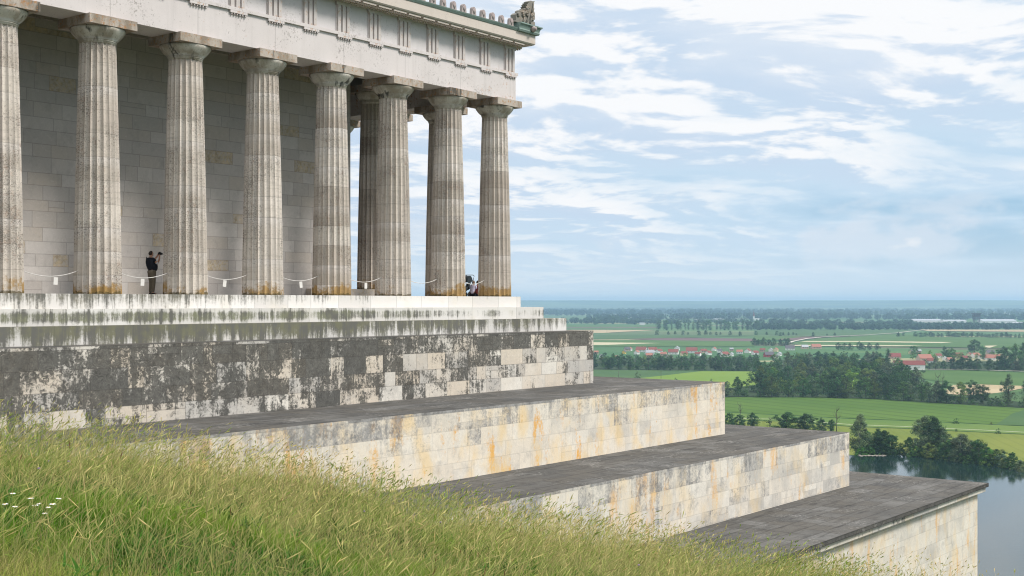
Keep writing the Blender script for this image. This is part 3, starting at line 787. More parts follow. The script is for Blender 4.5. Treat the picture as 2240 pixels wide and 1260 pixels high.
def seated(px, ly, label, shirt, hairm, lean=.0, hh=.0, dz=0.0):
    x = lx_at(px, ly)
    p = tag(empty('person', (*l2w(x, ly), ZT['sty'] + dz), TH), label, 'person')
    P = [(0, 0, .13, .13), (.02+lean*.3, 0, .32, .135), (.03+lean, 0, .50, .14), (.05+lean, 0, .62, .06), (.07+lean, 0, .67, .052), (.09+lean, 0, .735, .085, .075), (.085+lean, 0, .81, .075),
         (.03+lean, -.16, .57, .06), (.10+lean, -.22, .33, .045), (.28, -.14, .25, .035), (.36, -.11, .25, .03),
         (.03+lean, .16, .57, .06), (.10+lean, .22, .33, .045), (.28, .14, .25, .035), (.36, .11, .25, .03),
         (.08, -.1, .12, .095), (.42, -.13, .30, .065), (.62, -.12, .05, .045), (.74, -.12, .03, .035), (.08, .1, .12, .095), (.42, .13, .30, .065), (.62, .12, .05, .045), (.74, .12, .03, .035)]
    E_ = chain(0, 1, 2, 3, 4, 5, 6) + chain(2, 7, 8, 9, 10) + chain(2, 11, 12, 13, 14) + chain(0, 15, 16, 17, 18) + chain(0, 19, 20, 21, 22)
    for ri, sg in ((10, -1), (14, 1)):
        bx, by, bz = P[ri][:3]
        for q in range(4):
            i = len(P); P += [(bx + .05, by + (q-1.5)*.02, bz, .009), (bx + .085 - abs(q-1.4)*.008, by + (q-1.5)*.022, bz - .015, .008)]; E_ += [(ri, i), (i, i+1)]
        i = len(P); P += [(bx + .02, by - sg*.04, bz + .01, .010), (bx + .05, by - sg*.05, bz, .009)]; E_ += [(ri, i), (i, i+1)]
    skin('body', P, E_, M_skin, p)
    skin('shirt', [(0, 0, .15, .15), (.02+lean*.3, 0, .32, .155), (.03+lean, 0, .50, .16), (.045+lean, 0, .60, .08), (.03+lean, -.165, .565, .078), (.075+lean, -.21, .42, .065), (.03+lean, .165, .565, .078), (.075+lean, .21, .42, .065)], chain(0, 1, 2, 3) + chain(2, 4, 5) + chain(2, 6, 7), shirt, p)
    skin('trousers', [(0, 0, .12, .15), (.08, -.1, .125, .11), (.42, -.13, .30, .085), (.60, -.12, .09, .065), (.08, .1, .125, .11), (.42, .13, .30, .085), (.60, .12, .09, .065)], chain(0, 1, 2, 3) + chain(0, 4, 5, 6), M_navy, p)
    skin('hair', [(.04+lean, 0, .70, .075), (.045+lean, 0, .77, .088), (.08+lean, 0, .835, .075), (.12+lean, 0, .84, .04)], chain(0, 1, 2, 3), hairm, p)
    return p
seated(1033, 2.2, 'person in a pale lilac white shirt seated on the temple floor beside the corner column', M_lilac, plain('grey_brown_hair', (.17, .12, .09), .8, .3, 20), .05)
seated(1044, 2.0, 'dark haired person in a dark red top, half hidden by the corner column', M_red, M_hair, -.02, dz=.0)
# stroller behind the seventh column
sx = lx_at(1023, 2.6)
st_ = tag(empty('stroller', (*l2w(sx, 2.6), ZT['sty']), TH + R(15)), 'dark stroller with a bent handle showing beside the column', 'stroller')
mb = MB()
for s in (-1, 1):
    mb.tube([(-.35, s*.22, .12), (.05, s*.22, .60), (.30, s*.22, 1.02), (.36, s*.22, 1.12), (.30, s*.22, 1.17)], .018, 8)
    mb.tube([(.35, s*.22, .12), (.05, s*.22, .60), (-.15, s*.22, .75)], .016, 8)
mb.tube([(.30, -.22, 1.17), (.12, -.22, 1.18), (.10, 0, 1.18), (.12, .22, 1.18), (.30, .22, 1.17)], .018, 8)
mb.tube([(.05, -.22, .60), (.05, .22, .60)], .014, 6)
mb.build('frame', M_steel, st_)
mb = MB()
for k in range(9):
    a = R(20 + 17*k); a2 = R(20 + 17*(k+1)); r = .36
    mb.face([(-.12 + r*math.cos(a), -.2, .72 + r*math.sin(a)*1.15), (-.12 + r*math.cos(a2), -.2, .72 + r*math.sin(a2)*1.15), (-.12 + r*math.cos(a2), .2, .72 + r*math.sin(a2)*1.15), (-.12 + r*math.cos(a), .2, .72 + r*math.sin(a)*1.15)])
    for s in (-.2, .2): mb.face([(-.12, s, .72), (-.12 + r*math.cos(a), s, .72 + r*math.sin(a)*1.15), (-.12 + r*math.cos(a2), s, .72 + r*math.sin(a2)*1.15)])
mb.build('canopy', M_dkfab, st_)
skin('seat', [(.12, 0, .75, .12), (.02, 0, .48, .15), (-.28, 0, .45, .13), (-.42, 0, .26, .09)], chain(0, 1, 2, 3), M_dkfab, st_, 1)
for x in (-.37, .37):
    for s in (-1, 1):
        mb = MB(); mb.lathe([(.06, -.02), (.115, -.025), (.125, 0), (.115, .025), (.06, .02)], 18, M=Matrix.Translation((x, s*.25, .125)) @ Matrix.Rotation(R(90), 4, 'X')); mb.build('wheel', M_black, st_)

# ------------------------------------------------------------------ hill under the temple
def hill_z(x, y):
    x = np.asarray(x, float); y = np.asarray(y, float)
    z = -1.62 - .2036*x - .1408*y
    z = z + .12*np.sin(x*.9 + y*.33) + .09*np.sin(y*.71 - x*.42 + 1.0) + .05*np.sin(2.1*x + 1.7*y)
    z = z - .36*np.clip((y - 16)/16, 0, 1) + 1.25*np.exp(-((x - 17)/7.0)**2 - ((y - 41)/7.0)**2)          # knoll below the lowest terrace
    z = z + .38*np.exp(-((x + 8.5)/4.5)**2 - ((y - 46)/9)**2) - np.where(y > 20, .085*np.maximum(0, -10.5 - x), 0)
    far = np.maximum(0, y - 58 + .25*np.maximum(0, x))                     # falls away steeply to the river
    z = z - .34*far - .006*np.maximum(0, x - 25)**2
    z = np.where(x < -26, z + .10*(-26 - x)*.5, z)
    return np.clip(z, ZG - 1, 6)
def grid_obj(name, xs, ys, zf, mat):
    X, Y = np.meshgrid(xs, ys); Z = zf(X, Y); nx, ny = len(xs), len(ys)
    v = np.stack([X, Y, Z], -1).reshape(-1, 3)
    i = (np.arange(ny-1)[:, None]*nx + np.arange(nx-1)[None]).ravel()
    f = np.stack([i, i+1, i+nx+1, i+nx], -1).ravel()
    return np_mesh(name, v, f, np.full(len(i), 4), mat, smooth=True)
m, t, b = new_mat('meadow_soil', .95, .1)
o = t.node('ShaderNodeTexCoord').outputs['Object']
c = t.mix(t.sm(t.noise(o, .5, 5), .4, .6), (.045, .075, .015), (.10, .09, .035))
c = t.mix(t.noise(o, 6, 5), c, (.05, .055, .02)); t.l.new(c, b.inputs['Base Color']); M_soil = m
xs = np.concatenate([np.arange(-160, -30, 6), np.arange(-30, 40, .8), np.arange(40, 420, 8)])
ys = np.concatenate([np.arange(-120, 0, 8), np.arange(0, 75, .8), np.arange(75, 520, 8)])
tag(grid_obj('hill', xs, ys, hill_z, M_soil), kind='structure')

# ------------------------------------------------------------------ meadow grass
def terrace_top(lx, ly):
    top = np.full(lx.shape, -99.0)
    for e, z in ((EX['t4'] + .46, ZT['t4']), (EX['t3'], ZT['t3']), (EX['t2'], ZT['t2']), (EX['t1'], ZT['t1'])):
        top = np.where((lx < e) & (ly > -e), z, top)
    return top
def vnoise(x, y, s, seed):
    """smooth value noise"""
    g = np.random.default_rng(seed).random((97, 97)); u, v = x*s + 500.3, y*s + 500.7
    i, j = np.floor(u).astype(int), np.floor(v).astype(int); fu, fv = u - i, v - j
    fu = fu*fu*(3-2*fu); fv = fv*fv*(3-2*fv); i %= 96; j %= 96
    return (g[i, j]*(1-fu) + g[i+1, j]*fu)*(1-fv) + (g[i, j+1]*(1-fu) + g[i+1, j+1]*fu)*fv
def spots(n, y0, y1, xm=2.5):
    y = np.sqrt(rng.random(n)*(y1**2 - y0**2) + y0**2); hw = .42*y + xm
    x = (rng.random(n)*2 - 1)*hw
    lx, ly = w2l(x, y); z = hill_z(x, y)
    ok = (z > terrace_top(lx, ly) - .02) & ~((x > 30) & (y > 60))
    ok &= ~((x/y > .27) & (rng.random(n) < .72))                  # sparse below the lowest terrace
    return x[ok], y[ok], z[ok]
BG = []
def blades(x, y, z, hgt, wid, lean_mu, lean_sd, col0, col1, segs=3, curl=.35):
    n = len(x); a = rng.random(n)*2*math.pi
    fx, fy = np.cos(a), np.sin(a)                      # width direction
    lx = lean_mu[0] + rng.normal(0, lean_sd, n); ly = lean_mu[1] + rng.normal(0, lean_sd, n)
    vs = np.empty((n, 2*segs + 1, 3)); cs = np.empty((n, 2*segs + 1, 4)); cs[..., 3] = 1
    for k in range(segs + 1):
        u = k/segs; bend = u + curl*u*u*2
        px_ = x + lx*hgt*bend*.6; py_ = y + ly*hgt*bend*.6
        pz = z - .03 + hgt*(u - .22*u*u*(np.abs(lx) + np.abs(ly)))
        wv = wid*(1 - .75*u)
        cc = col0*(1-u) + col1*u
        if k < segs:
            vs[:, 2*k] = np.stack([px_ - fx*wv, py_ - fy*wv, pz], -1); vs[:, 2*k+1] = np.stack([px_ + fx*wv, py_ + fy*wv, pz], -1)
            cs[:, 2*k, :3] = cc; cs[:, 2*k+1, :3] = cc
        else: vs[:, 2*k] = np.stack([px_, py_, pz], -1); cs[:, 2*k, :3] = cc
    tip = vs[:, 2*segs].copy(); pre = (vs[:, 2*segs-2] + vs[:, 2*segs-1])/2
    m = 2*segs + 1; base = (np.arange(n)*m)[:, None]
    q = np.concatenate([base + np.array([2*k, 2*k+1, 2*k+3, 2*k+2]) for k in range(segs-1)], 1).reshape(-1, 4)
    tr = base + np.array([2*segs-2, 2*segs-1, 2*segs])
    BG.append((vs.reshape(-1, 3), cs.reshape(-1, 4), q, tr))
    return tip, pre
def heads(tip, pre, ln, wid, col):
    """a slim seed head of four crossed slips at each stalk tip"""
    n = len(tip); d = tip - pre; d /= np.linalg.norm(d, axis=1)[:, None]
    for k in range(4):
        a = rng.random(n)*2*math.pi; side = np.stack([np.cos(a), np.sin(a), rng.normal(0, .3, n)], -1)
        p0 = tip - d*(ln*rng.uniform(.5, 1.1, n))[:, None]; p2 = tip + d*(ln*rng.uniform(-.2, .35, n))[:, None] + side*(wid*rng.uniform(.3, 1.6, n))[:, None]
        mid = (p0 + p2)/2; wv = (wid*rng.uniform(.35, .8, n))[:, None]
        perp = np.cross(d, side); perp /= np.linalg.norm(perp, axis=1)[:, None] + 1e-6
        vs = np.stack([p0, mid - perp*wv, p2, mid + perp*wv], 1).reshape(-1, 3)
        cs = np.ones((n, 4, 4)); cs[..., :3] = (col*rng.uniform(.8, 1.2, (n, 1)))[:, None]
        BG.append((vs, cs.reshape(-1, 4), (np.arange(n)*4)[:, None] + np.arange(4), np.zeros((0, 3), int)))
def flush_grass(name, mat):
    off = 0; V, C, Q, T = [], [], [], []
    for v, c, q, tr in BG: V.append(v); C.append(c); Q.append(q + off); T.append(tr + off); off += len(v)
    V = np.concatenate(V); C = np.concatenate(C); Q = np.concatenate(Q); T = np.concatenate(T); BG.clear()
    return np_mesh(name, V, np.concatenate([Q.ravel(), T.ravel()]), np.concatenate([np.full(len(Q), 4), np.full(len(T), 3)]), mat, C)
m, t, b = new_mat('grass_blades', .7, .08)
ca = t.node('ShaderNodeAttribute', attribute_name='col').outputs['Color']
t.l.new(ca, b.inputs['Base Color'])
tr_ = t.node('ShaderNodeBsdfTranslucent'); t.l.new(ca, tr_.inputs[0])
ms = t.node('ShaderNodeMixShader'); ms.inputs[0].default_value = .35
t.l.new(b.outputs[0], ms.inputs[1]); t.l.new(tr_.outputs[0], ms.inputs[2]); t.l.new(ms.outputs[0], t.n['Material Output'].inputs[0]); M_grass = m

def gcol(x, y, seed):
    n = len(x)
    g1 = np.array([.065, .215, .010]); g2 = np.array([.215, .345, .028]); tan = np.array([.50, .40, .17]); dkg = np.array([.022, .085, .008])
    a = vnoise(x, y, .45, seed); p = vnoise(x, y, .22, seed + 3)
    c = g1 + (g2 - g1)*np.clip((a - .28)*2.0 + rng.normal(0, .22, n), 0, 1)[:, None]
    dry = np.clip((p - .52)*3 + rng.normal(0, .35, n), 0, 1)*.5
    dry = np.maximum(dry, np.clip(1.3 - np.hypot((x + 4.4)/1.6, (y - 10.0)/2.2), 0, 1)*rng.uniform(.4, 1, n))
    c = c + (tan - c)*dry[:, None]
    dg_ = np.clip((.42 - a)*5 + rng.normal(0, .2, n), 0, 1)*.85
    c = c + (dkg - c)*dg_[:, None]
    return c*rng.uniform(.4, 1.6, (n, 1))
WIND = (.10, .02)
# short under-layer
for (n, y0, y1, hm, wd) in ((140000, 7.5, 18, .27, .0030), (120000, 18, 32, .28, .0045), (90000, 32, 60, .27, .008)):
    x, y, z = spots(n, y0, y1); c = gcol(x, y, 5)
    h = hm*rng.uniform(.4, 1.4, len(x))*(.35 + .75*vnoise(x, y, .6, 2) + .65*vnoise(x, y, 1.7, 8))
    kp = ~((vnoise(x, y, .45, 5) < .36) & (y < 24) & (rng.random(len(x)) < .75)); x, y, z, c, h = x[kp], y[kp], z[kp], c[kp], h[kp]
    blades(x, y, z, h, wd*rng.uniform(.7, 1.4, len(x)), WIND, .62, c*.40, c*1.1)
# broad low leaves near the camera
x, y, z = spots(34000, 7.5, 22); keep = vnoise(x, y, .45, 5) < .45; x, y, z = x[keep], y[keep], z[keep]
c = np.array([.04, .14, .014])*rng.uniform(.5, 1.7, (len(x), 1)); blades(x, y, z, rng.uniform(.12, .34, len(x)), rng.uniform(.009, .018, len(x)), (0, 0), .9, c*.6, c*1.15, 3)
# dead straw lying in the sward
x, y, z = spots(15000, 7.5, 26); keep = vnoise(x, y, .22, 8) > .45; x, y, z = x[keep], y[keep], z[keep]
c = np.array([.34, .25, .12])*rng.uniform(.5, 1.3, (len(x), 1)); blades(x, y, z + .05, rng.uniform(.2, .42, len(x)), rng.uniform(.0015, .003, len(x)), (0, 0), 1.3, c*.8, c, 3)
# leafy rosettes and taller weeds
x, y, z = spots(420, 8, 30); keep = vnoise(x, y, .3, 15) > .42; xs0, ys0, zs0 = x[keep], y[keep], z[keep]
m_ = 26; x = np.repeat(xs0, m_) + rng.normal(0, .09, len(xs0)*m_); y = np.repeat(ys0, m_) + rng.normal(0, .09, len(xs0)*m_); z = np.repeat(zs0, m_) + rng.uniform(0, .28, len(xs0)*m_)
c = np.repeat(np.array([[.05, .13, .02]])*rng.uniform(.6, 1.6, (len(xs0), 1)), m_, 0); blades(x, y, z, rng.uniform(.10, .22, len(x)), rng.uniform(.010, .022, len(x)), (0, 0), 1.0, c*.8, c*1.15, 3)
# brown sorrel spikes
x, y, z = spots(420, 11, 45); c = np.array([.26, .15, .07])*rng.uniform(.6, 1.3, (len(x), 1)); tip, pre = blades(x, y, z, rng.uniform(.5, .95, len(x)), np.full(len(x), .004), (.1, 0), .15, c*.8, c, 4)
for _ in range(2): heads(tip, pre, .12, .007, c)
# tall flowering stalks leaning with the wind
for (n, y0, y1, wd) in ((9000, 8, 18, .0024), (18000, 18, 32, .0048), (30000, 32, 60, .0095)):
    x, y, z = spots(n, y0, y1)
    k = rng.random(len(x)) < .35 + .9*vnoise(x, y, .3, 11); x, y, z = x[k], y[k], z[k]
    tanc = np.array([.62, .50, .24]); grn = np.array([.21, .31, .055]); mixv = np.clip(vnoise(x, y, .35, 9)*1.05 + rng.normal(0, .25, len(x)), 0, 1)[:, None]
    c = (grn + (tanc - grn)*mixv)*rng.uniform(.75, 1.2, (len(x), 1))
    h = rng.uniform(.45, 1.1 if y0 < 18 else 1.55, len(x))*(.75 + .45*vnoise(x, y, .5, 21))
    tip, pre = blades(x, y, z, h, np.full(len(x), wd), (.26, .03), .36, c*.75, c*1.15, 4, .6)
    heads(tip, pre, .13, .0055 if y0 < 18 else (.010 if y0 < 30 else .019), c*1.1)
tag(flush_grass('meadow_grass', M_grass), kind='stuff')

# flowers
M_petal = plain('white_petals', (.80, .80, .78), .7, .05); M_yolk = plain('yellow_disc', (.70, .42, .03), .7, .1); M_stem = plain('green_stem', (.10, .17, .04), .7, .2)
M_purple = plain('violet_petals', (.33, .22, .42), .7, .2)
def daisy(kind):
    root = empty('daisy' if kind == 0 else 'knapweed')
    h = .52 if kind == 0 else .6
    mb = MB(); mb.tube([(0, 0, 0), (.03, 0, h*.5), (.08, 0, h)], [.004, .003, .003], 5); mb.build('stem', M_stem, root)
    mb = MB()
    if kind == 0:
        for k in range(14):
            a = 2*math.pi*k/14; ca_, sa = math.cos(a), math.sin(a)
            P_ = lambda r, s, z: (.08 + ca_*r - sa*s, sa*r + ca_*s, h + z)
            mb.mesh([P_(.008, -.004, .0), P_(.008, .004, 0), P_(.026, .0075, .004), P_(.034, 0, .0), P_(.026, -.0075, .004), P_(.02, 0, .007)], [(0, 1, 5), (1, 2, 5), (2, 3, 5), (3, 4, 5), (4, 0, 5)])
        mb.build('petals', M_petal, root)
        mb = MB(); mb.lathe([(.0105, h), (.010, h + .005), (.004, h + .009)], 10, .08, 0); mb.build('disc', M_yolk, root)
    else:
        for k in range(18):
            a = 2*math.pi*k/18; e = .5 + .5*(k % 3)/2
            mb.tube([(.08, 0, h), (.08 + .025*math.cos(a)*e, .025*math.sin(a)*e, h + .026 - .014*e)], [.003, .004], 4)
        mb.build('petals', M_purple, root)
        mb = MB(); mb.lathe([(.004, h - .022), (.012, h - .012), (.011, h), (.005, h + .004)], 10, .08, 0); mb.build('bud', M_stem, root)
    return root
def hill_hit(px, py):
    ys_ = np.arange(7, 58, .02); xs_ = (px - 1120)/F_PX*ys_; zs_ = -(py - HOR)/F_PX*ys_
    k = np.argmax(hill_z(xs_, ys_) + .5 >= zs_); return xs_[k], ys_[k]
proto = [daisy(0), daisy(1)]
WH = ['topmost of the daisies, alone above the clump', 'in the upper left of the daisy clump', 'at the clump\'s middle, its head turned upright', 'beside the middle flower of the daisy clump', 'at the right end of the daisy clump', 'lowest of the daisies in the clump', 'set apart to the left of the daisy clump', 'below the lone one left of the daisy clump', 'high on the right above the daisy clump', 'in the lower right of the daisy clump']
dz_ = [(27, 1076), (75, 1094), (92, 1097), (101, 1093), (112, 1104), (84, 1108), (20, 1100), (21, 1107), (119, 1086), (100, 1108)]
KW = ['at the top left of the meadow, upper of a pair', 'at the top left of the meadow, lower of a pair', 'by itself right of the pair at the top left', 'by itself among tan stalks below the cream terrace', 'near the bottom edge among tall grass under the third terrace', 'right of the tan stalks in the middle of the meadow']
kz_ = [(103, 1014), (89, 1029), (141, 1022), (794, 1124), (1392, 1250), (966, 1154)]
used = [0, 0]
for lst, words_, kd in ((dz_, WH, 0), (kz_, KW, 1)):
    for (p, wds) in zip(lst, words_):
        o = proto[kd] if not used[kd] else copy_tree(proto[kd]); used[kd] = 1
        x, y = hill_hit(*p); o.location = (x - .08, y, float(hill_z(x, y)) - .02); o.rotation_euler = (0, R(random.uniform(-4, 8)), R(random.uniform(-30, 30))); s = random.uniform(.85, 1.05); o.scale = (s, s, s)
        tag(o, ('white daisy ' if kd == 0 else 'violet knapweed flower ') + wds, 'flower', 'white daisies in the meadow' if kd == 0 else 'violet knapweed in the meadow')

# ------------------------------------------------------------------ valley floor: ground, fields, river, tracks
def field_mat(name, c0, c1, rows=None, rough=.95):
    m, t, b = new_mat(name, rough, .1)
    o = t.node('ShaderNodeTexCoord').outputs['Object']
    c = t.mix(t.sm(t.noise(o, .006, 6, .6), .35, .65), c0, c1)
    c = t.mix(t.mul(t.noise(o, .12, 5, .7), .35), c, tuple(q*.6 for q in c0))
    if rows:
        ang, per, amt = rows
        wv = t.node('ShaderNodeTexWave', wave_type='BANDS'); vr = t.node('ShaderNodeVectorRotate', rotation_type='Z_AXIS'); t.l.new(o, vr.inputs['Vector']); vr.inputs['Angle'].default_value = ang
        t.l.new(vr.outputs[0], wv.inputs['Vector']); wv.inputs['Scale'].default_value = .314/per; wv.inputs['Distortion'].default_value = 1.2; wv.inputs['Detail Scale'].default_value = .1
        c = t.mix(t.mul(t.sm(wv.outputs['Fac'], .78, .98), amt), c, tuple(q*.62 for q in c0))
    t.l.new(c, b.inputs['Base Color']); return m
gm, t, b = new_mat('valley_ground', .95, .1)
o = t.node('ShaderNodeTexCoord').outputs['Object']
vo = t.node('ShaderNodeTexVoronoi', distance='MANHATTAN'); t.l.new(t.map(o, (.0011, .0033, 1)), vo.inputs['Vector']); vo.inputs['Scale'].default_value = 1.0
vs_ = t.node('ShaderNodeSeparateColor'); t.l.new(vo.outputs['Color'], vs_.inputs[0])
c = t.mix(vs_.outputs[0], (.045, .12, .045), (.10, .17, .055)); c = t.mix(t.sm(vs_.outputs[1], .80, .86, 0, .75), c, (.36, .31, .19)); c = t.mix(t.sm(vs_.outputs[2], .88, .92, 0, .6), c, (.15, .10, .075))
c = t.mix(t.mul(t.noise(o, .02, 6, .65), .4), c, (.04, .085, .03)); t.l.new(c, b.inputs['Base Color'])
g = MB(); g.face([(-20000, -300, ZG), (20000, -300, ZG), (20000, 23000, ZG), (-20000, 23000, ZG)])
tag(g.build('ground', gm), kind='structure')
FLD = {'lush': field_mat('lush_green_crop', (.060, .120, .018), (.085, .150, .024), (R(-28), 24.0, .55)), 'teal': field_mat('blue_green_crop', (.052, .105, .036), (.070, .125, .040)),
       'meadow': field_mat('mown_meadow', (.125, .165, .028), (.18, .20, .04), (R(8), 9, .2)), 'bright': field_mat('bright_green_crop', (.13, .21, .03), (.16, .235, .04)),
       'dike': field_mat('dike_grass', (.085, .15, .03), (.12, .18, .04)), 'tan': field_mat('ripe_grain', (.36, .29, .17), (.43, .35, .22), (R(20), 12, .4)),
       'cream': field_mat('pale_stubble', (.42, .38, .25), (.50, .45, .31)), 'plough': field_mat('ploughed_soil', (.12, .075, .075), (.15, .095, .09)), 'green': field_mat('plain_green_crop', (.060, .120, .030), (.078, .140, .036)),
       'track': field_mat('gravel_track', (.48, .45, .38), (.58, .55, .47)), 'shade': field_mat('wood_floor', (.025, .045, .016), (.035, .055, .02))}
lift = [0.12]
def field(kind, pts, name='field', z=None):
    lift[0] += .05
    mb = MB(); p = [ground_at(*q) for q in pts]
    a = sum(p[i][0]*p[(i+1) % len(p)][1] - p[(i+1) % len(p)][0]*p[i][1] for i in range(len(p)))
    if a < 0: p = p[::-1]
    cx = sum(q[0] for q in p)/len(p); cy = sum(q[1] for q in p)/len(p)
    mb.face([(x - cx, y - cy, 0) for x, y in p]); o = mb.build(name, FLD[kind]); o.location = (cx, cy, ZG + lift[0])
    return tag(o, kind='structure')
field('meadow', [(1300, 905), (1590, 920), (1701, 922), (1864, 934), (2003, 939), (2075, 943), (2240, 951), (2600, 985), (2600, 1075), (2240, 1020), (2100, 1004), (1960, 996), (1500, 996), (1100, 985), (1000, 905)])
field('dike', [(1000, 885), (1590, 903), (1651, 906), (1864, 917), (2006, 922), (2240, 933), (2600, 960), (2600, 984), (2240, 950), (2075, 942), (2003, 938), (1864, 933), (1701, 921), (1590, 919), (1000, 904)])
field('lush', [(1250, 866), (1590, 868), (1780, 869), (1900, 872), (2060, 883), (2240, 893), (2600, 915), (2600, 959), (2240, 932), (2006, 921), (1864, 916), (1651, 905), (1590, 902), (1250, 890)])
field('teal', [(2178, 930), (2215, 905), (2255, 893), (2600, 916), (2600, 958), (2240, 931.5)])
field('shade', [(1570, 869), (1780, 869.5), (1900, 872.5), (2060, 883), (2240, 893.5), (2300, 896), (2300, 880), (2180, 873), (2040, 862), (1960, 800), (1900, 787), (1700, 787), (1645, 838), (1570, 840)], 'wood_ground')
field('teal', [(1000, 810), (1300, 809), (1535, 811), (1662, 813), (1662, 840), (1000, 866)])
field('bright', [(1400, 828), (1535, 812.5), (1664, 813.5), (1664, 842), (1500, 860), (1300, 850)])
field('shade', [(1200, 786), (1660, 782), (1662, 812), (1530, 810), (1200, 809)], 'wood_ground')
field('green', [(1995, 812), (2100, 810), (2260, 817), (2500, 822), (2500, 858), (2180, 843), (2080, 838), (1990, 826)])
field('tan', [(2085, 843), (2143, 842), (2190, 843.5), (2260, 846), (2190, 860), (2120, 866), (2060, 862)])
field('teal', [(2130, 868), (2200, 858), (2400, 854), (2400, 885), (2240, 882)])
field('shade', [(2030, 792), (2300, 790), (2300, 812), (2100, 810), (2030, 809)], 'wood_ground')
field('green', [(1000, 745), (1650, 744), (1650, 758), (1000, 760)])
field('plough', [(1370, 742), (1500, 739.5), (1655, 741.5), (1655, 747), (1440, 745)])
field('cream', [(1000, 750), (1310, 749.5), (1445, 751), (1330, 755), (1000, 757)])
field('teal', [(1000, 733), (1400, 731), (1700, 734), (1500, 739), (1370, 742), (1000, 745)])
field('tan', [(1000, 722.5), (1300, 722), (1440, 722.5), (1380, 725.5), (1320, 729), (1000, 730)])
field('green', [(1000, 711), (1440, 711.5), (1440, 720), (1000, 721)])
field('plough', [(1000, 717), (1440, 716.5), (1440, 718), (1000, 719)])
field('teal', [(1650, 722.5), (2005, 722), (1960, 729), (1860, 735), (1790, 737), (1650, 733)])
field('green', [(1650, 734), (1780, 738), (1735, 746), (1650, 744)])
field('plough', [(1700, 743), (1760, 738), (1850, 735.5), (1900, 734), (1800, 739), (1740, 746)])
field('green', [(1790, 741), (1960, 731), (2050, 738), (2400, 739), (2400, 765), (1760, 757), (1730, 752)])
field('cream', [(1765, 747), (1900, 747), (2085, 749.5), (2060, 751.5), (1900, 749.3), (1750, 748.6)])
field('cream', [(1740, 755.5), (1960, 756.5), (2020, 757), (1960, 758.6), (1735, 758)])
field('cream', [(2155, 757.5), (2182, 757), (2165, 762), (2150, 760.5)])
field('tan', [(2010, 721.5), (2240, 722), (2500, 724), (2500, 730), (2240, 726.5), (2030, 725)])
for pts, wd in (([(1715, 756), (1735, 748), (1765, 742), (1800, 738.5), (1860, 735.3), (1900, 733.4), (1960, 729.5), (2000, 724.6), (2035, 721.5)], 9), ([(1586, 920), (1701, 922), (1864, 934), (2003, 939.3), (2075, 943), (2145, 946), (2240, 951), (2500, 972)], 1.5), ([(2000, 810.5), (2100, 810.5), (2190, 813.5), (2240, 815), (2400, 820)], 7), ([(1300, 733.5), (1500, 733.4), (1700, 735), (1900, 735.5)], 5)):
    p = [Vector((*ground_at(*q), ZG + 1.9)) for q in pts]; mb = MB(); lft = []; rgt = []
    for i, q in enumerate(p):
        d = (p[min(i+1, len(p)-1)] - p[max(i-1, 0)]).normalized(); nrm = Vector((-d.y, d.x, 0))*wd/2
        lft.append(q + nrm); rgt.append(q - nrm)
    n = len(p); mb.mesh(lft + rgt, [(i+1, i, n+i, n+i+1) for i in range(n-1)])
    tag(mb.build('path', FLD['track']), kind='structure')

m, t, b = new_mat('river_water', .06, .5)
o = t.node('ShaderNodeTexCoord').outputs['Object']
b.inputs['Base Color'].default_value = (.008, .022, .019, 1); b.inputs['IOR'].default_value = 1.33
b.inputs['Coat Weight'].default_value = .15; b.inputs['Coat Roughness'].default_value = .05
bump(t, b, t.add(t.noise(t.map(o, (.3, .5, 1)), 1.0, 4, .6), t.mul(t.noise(o, .03, 3), 1.2)), .12, .25)
bank = [(900, 990), (1500, 1000), (1862, 1005), (1900, 1008), (1936, 1005), (1961, 1003), (2006, 1006), (2067, 1015), (2143, 1024), (2240, 1038), (2450, 1072), (2800, 1130), (3400, 1240)]
pts = [ground_at(*q) for q in bank]
pts = pts + [(pts[-1][0], 150), (-80, 150)]
mb = MB(); mb.face([(x, y, 0) for x, y in pts][::-1]); ro = mb.build('river', m); ro.location = (0, 0, ZG + 2.4); tag(ro, kind='structure')
# gravel spit at the bank
mb = MB(); random.seed(3)
x0, y0 = ground_at(1880, 1006); x1, y1 = ground_at(1938, 1005.5)
for k in range(70):
    u = random.random(); r = random.uniform(.3, .9); px_, py_ = x0 + (x1-x0)*u + random.uniform(-1, 1), y0 + (y1-y0)*u + random.uniform(-1.5, 2.5)*(1.1-u)
    mb.lathe([(r*.2, -.3), (r, 0), (r*.8, r*.35), (r*.2, r*.55)], 6, px_, py_)
sp_ = mb.build('gravel', plain('bank_gravel', (.28, .25, .22), .9, .4, .7)); sp_.location = (0, 0, ZG + 2.4); tag(sp_, kind='stuff')

# ------------------------------------------------------------------ trees
m, t, b = new_mat('foliage', .7, .2)
oi = t.node('ShaderNodeObjectInfo').outputs['Color']; lv = t.node('ShaderNodeAttribute', attribute_name='col').outputs['Color']
c = t.mix(1.0, t.mix(1.0, oi, (1.18, 1.22, 1.18), 'MULTIPLY'), lv, 'MULTIPLY'); t.l.new(c, b.inputs['Base Color'])
tr_ = t.node('ShaderNodeBsdfTranslucent'); t.l.new(c, tr_.inputs[0]); ms = t.node('ShaderNodeMixShader'); ms.inputs[0].default_value = .25
t.l.new(b.outputs[0], ms.inputs[1]); t.l.new(tr_.outputs[0], ms.inputs[2]); t.l.new(ms.outputs[0], t.n['Material Output'].inputs[0]); M_leaf = m
M_bark = plain('bark', (.10, .085, .065), .9, .4, 2.0)
M_pale_bark = plain('pale_bark', (.42, .40, .36), .9, .2, 2.0)

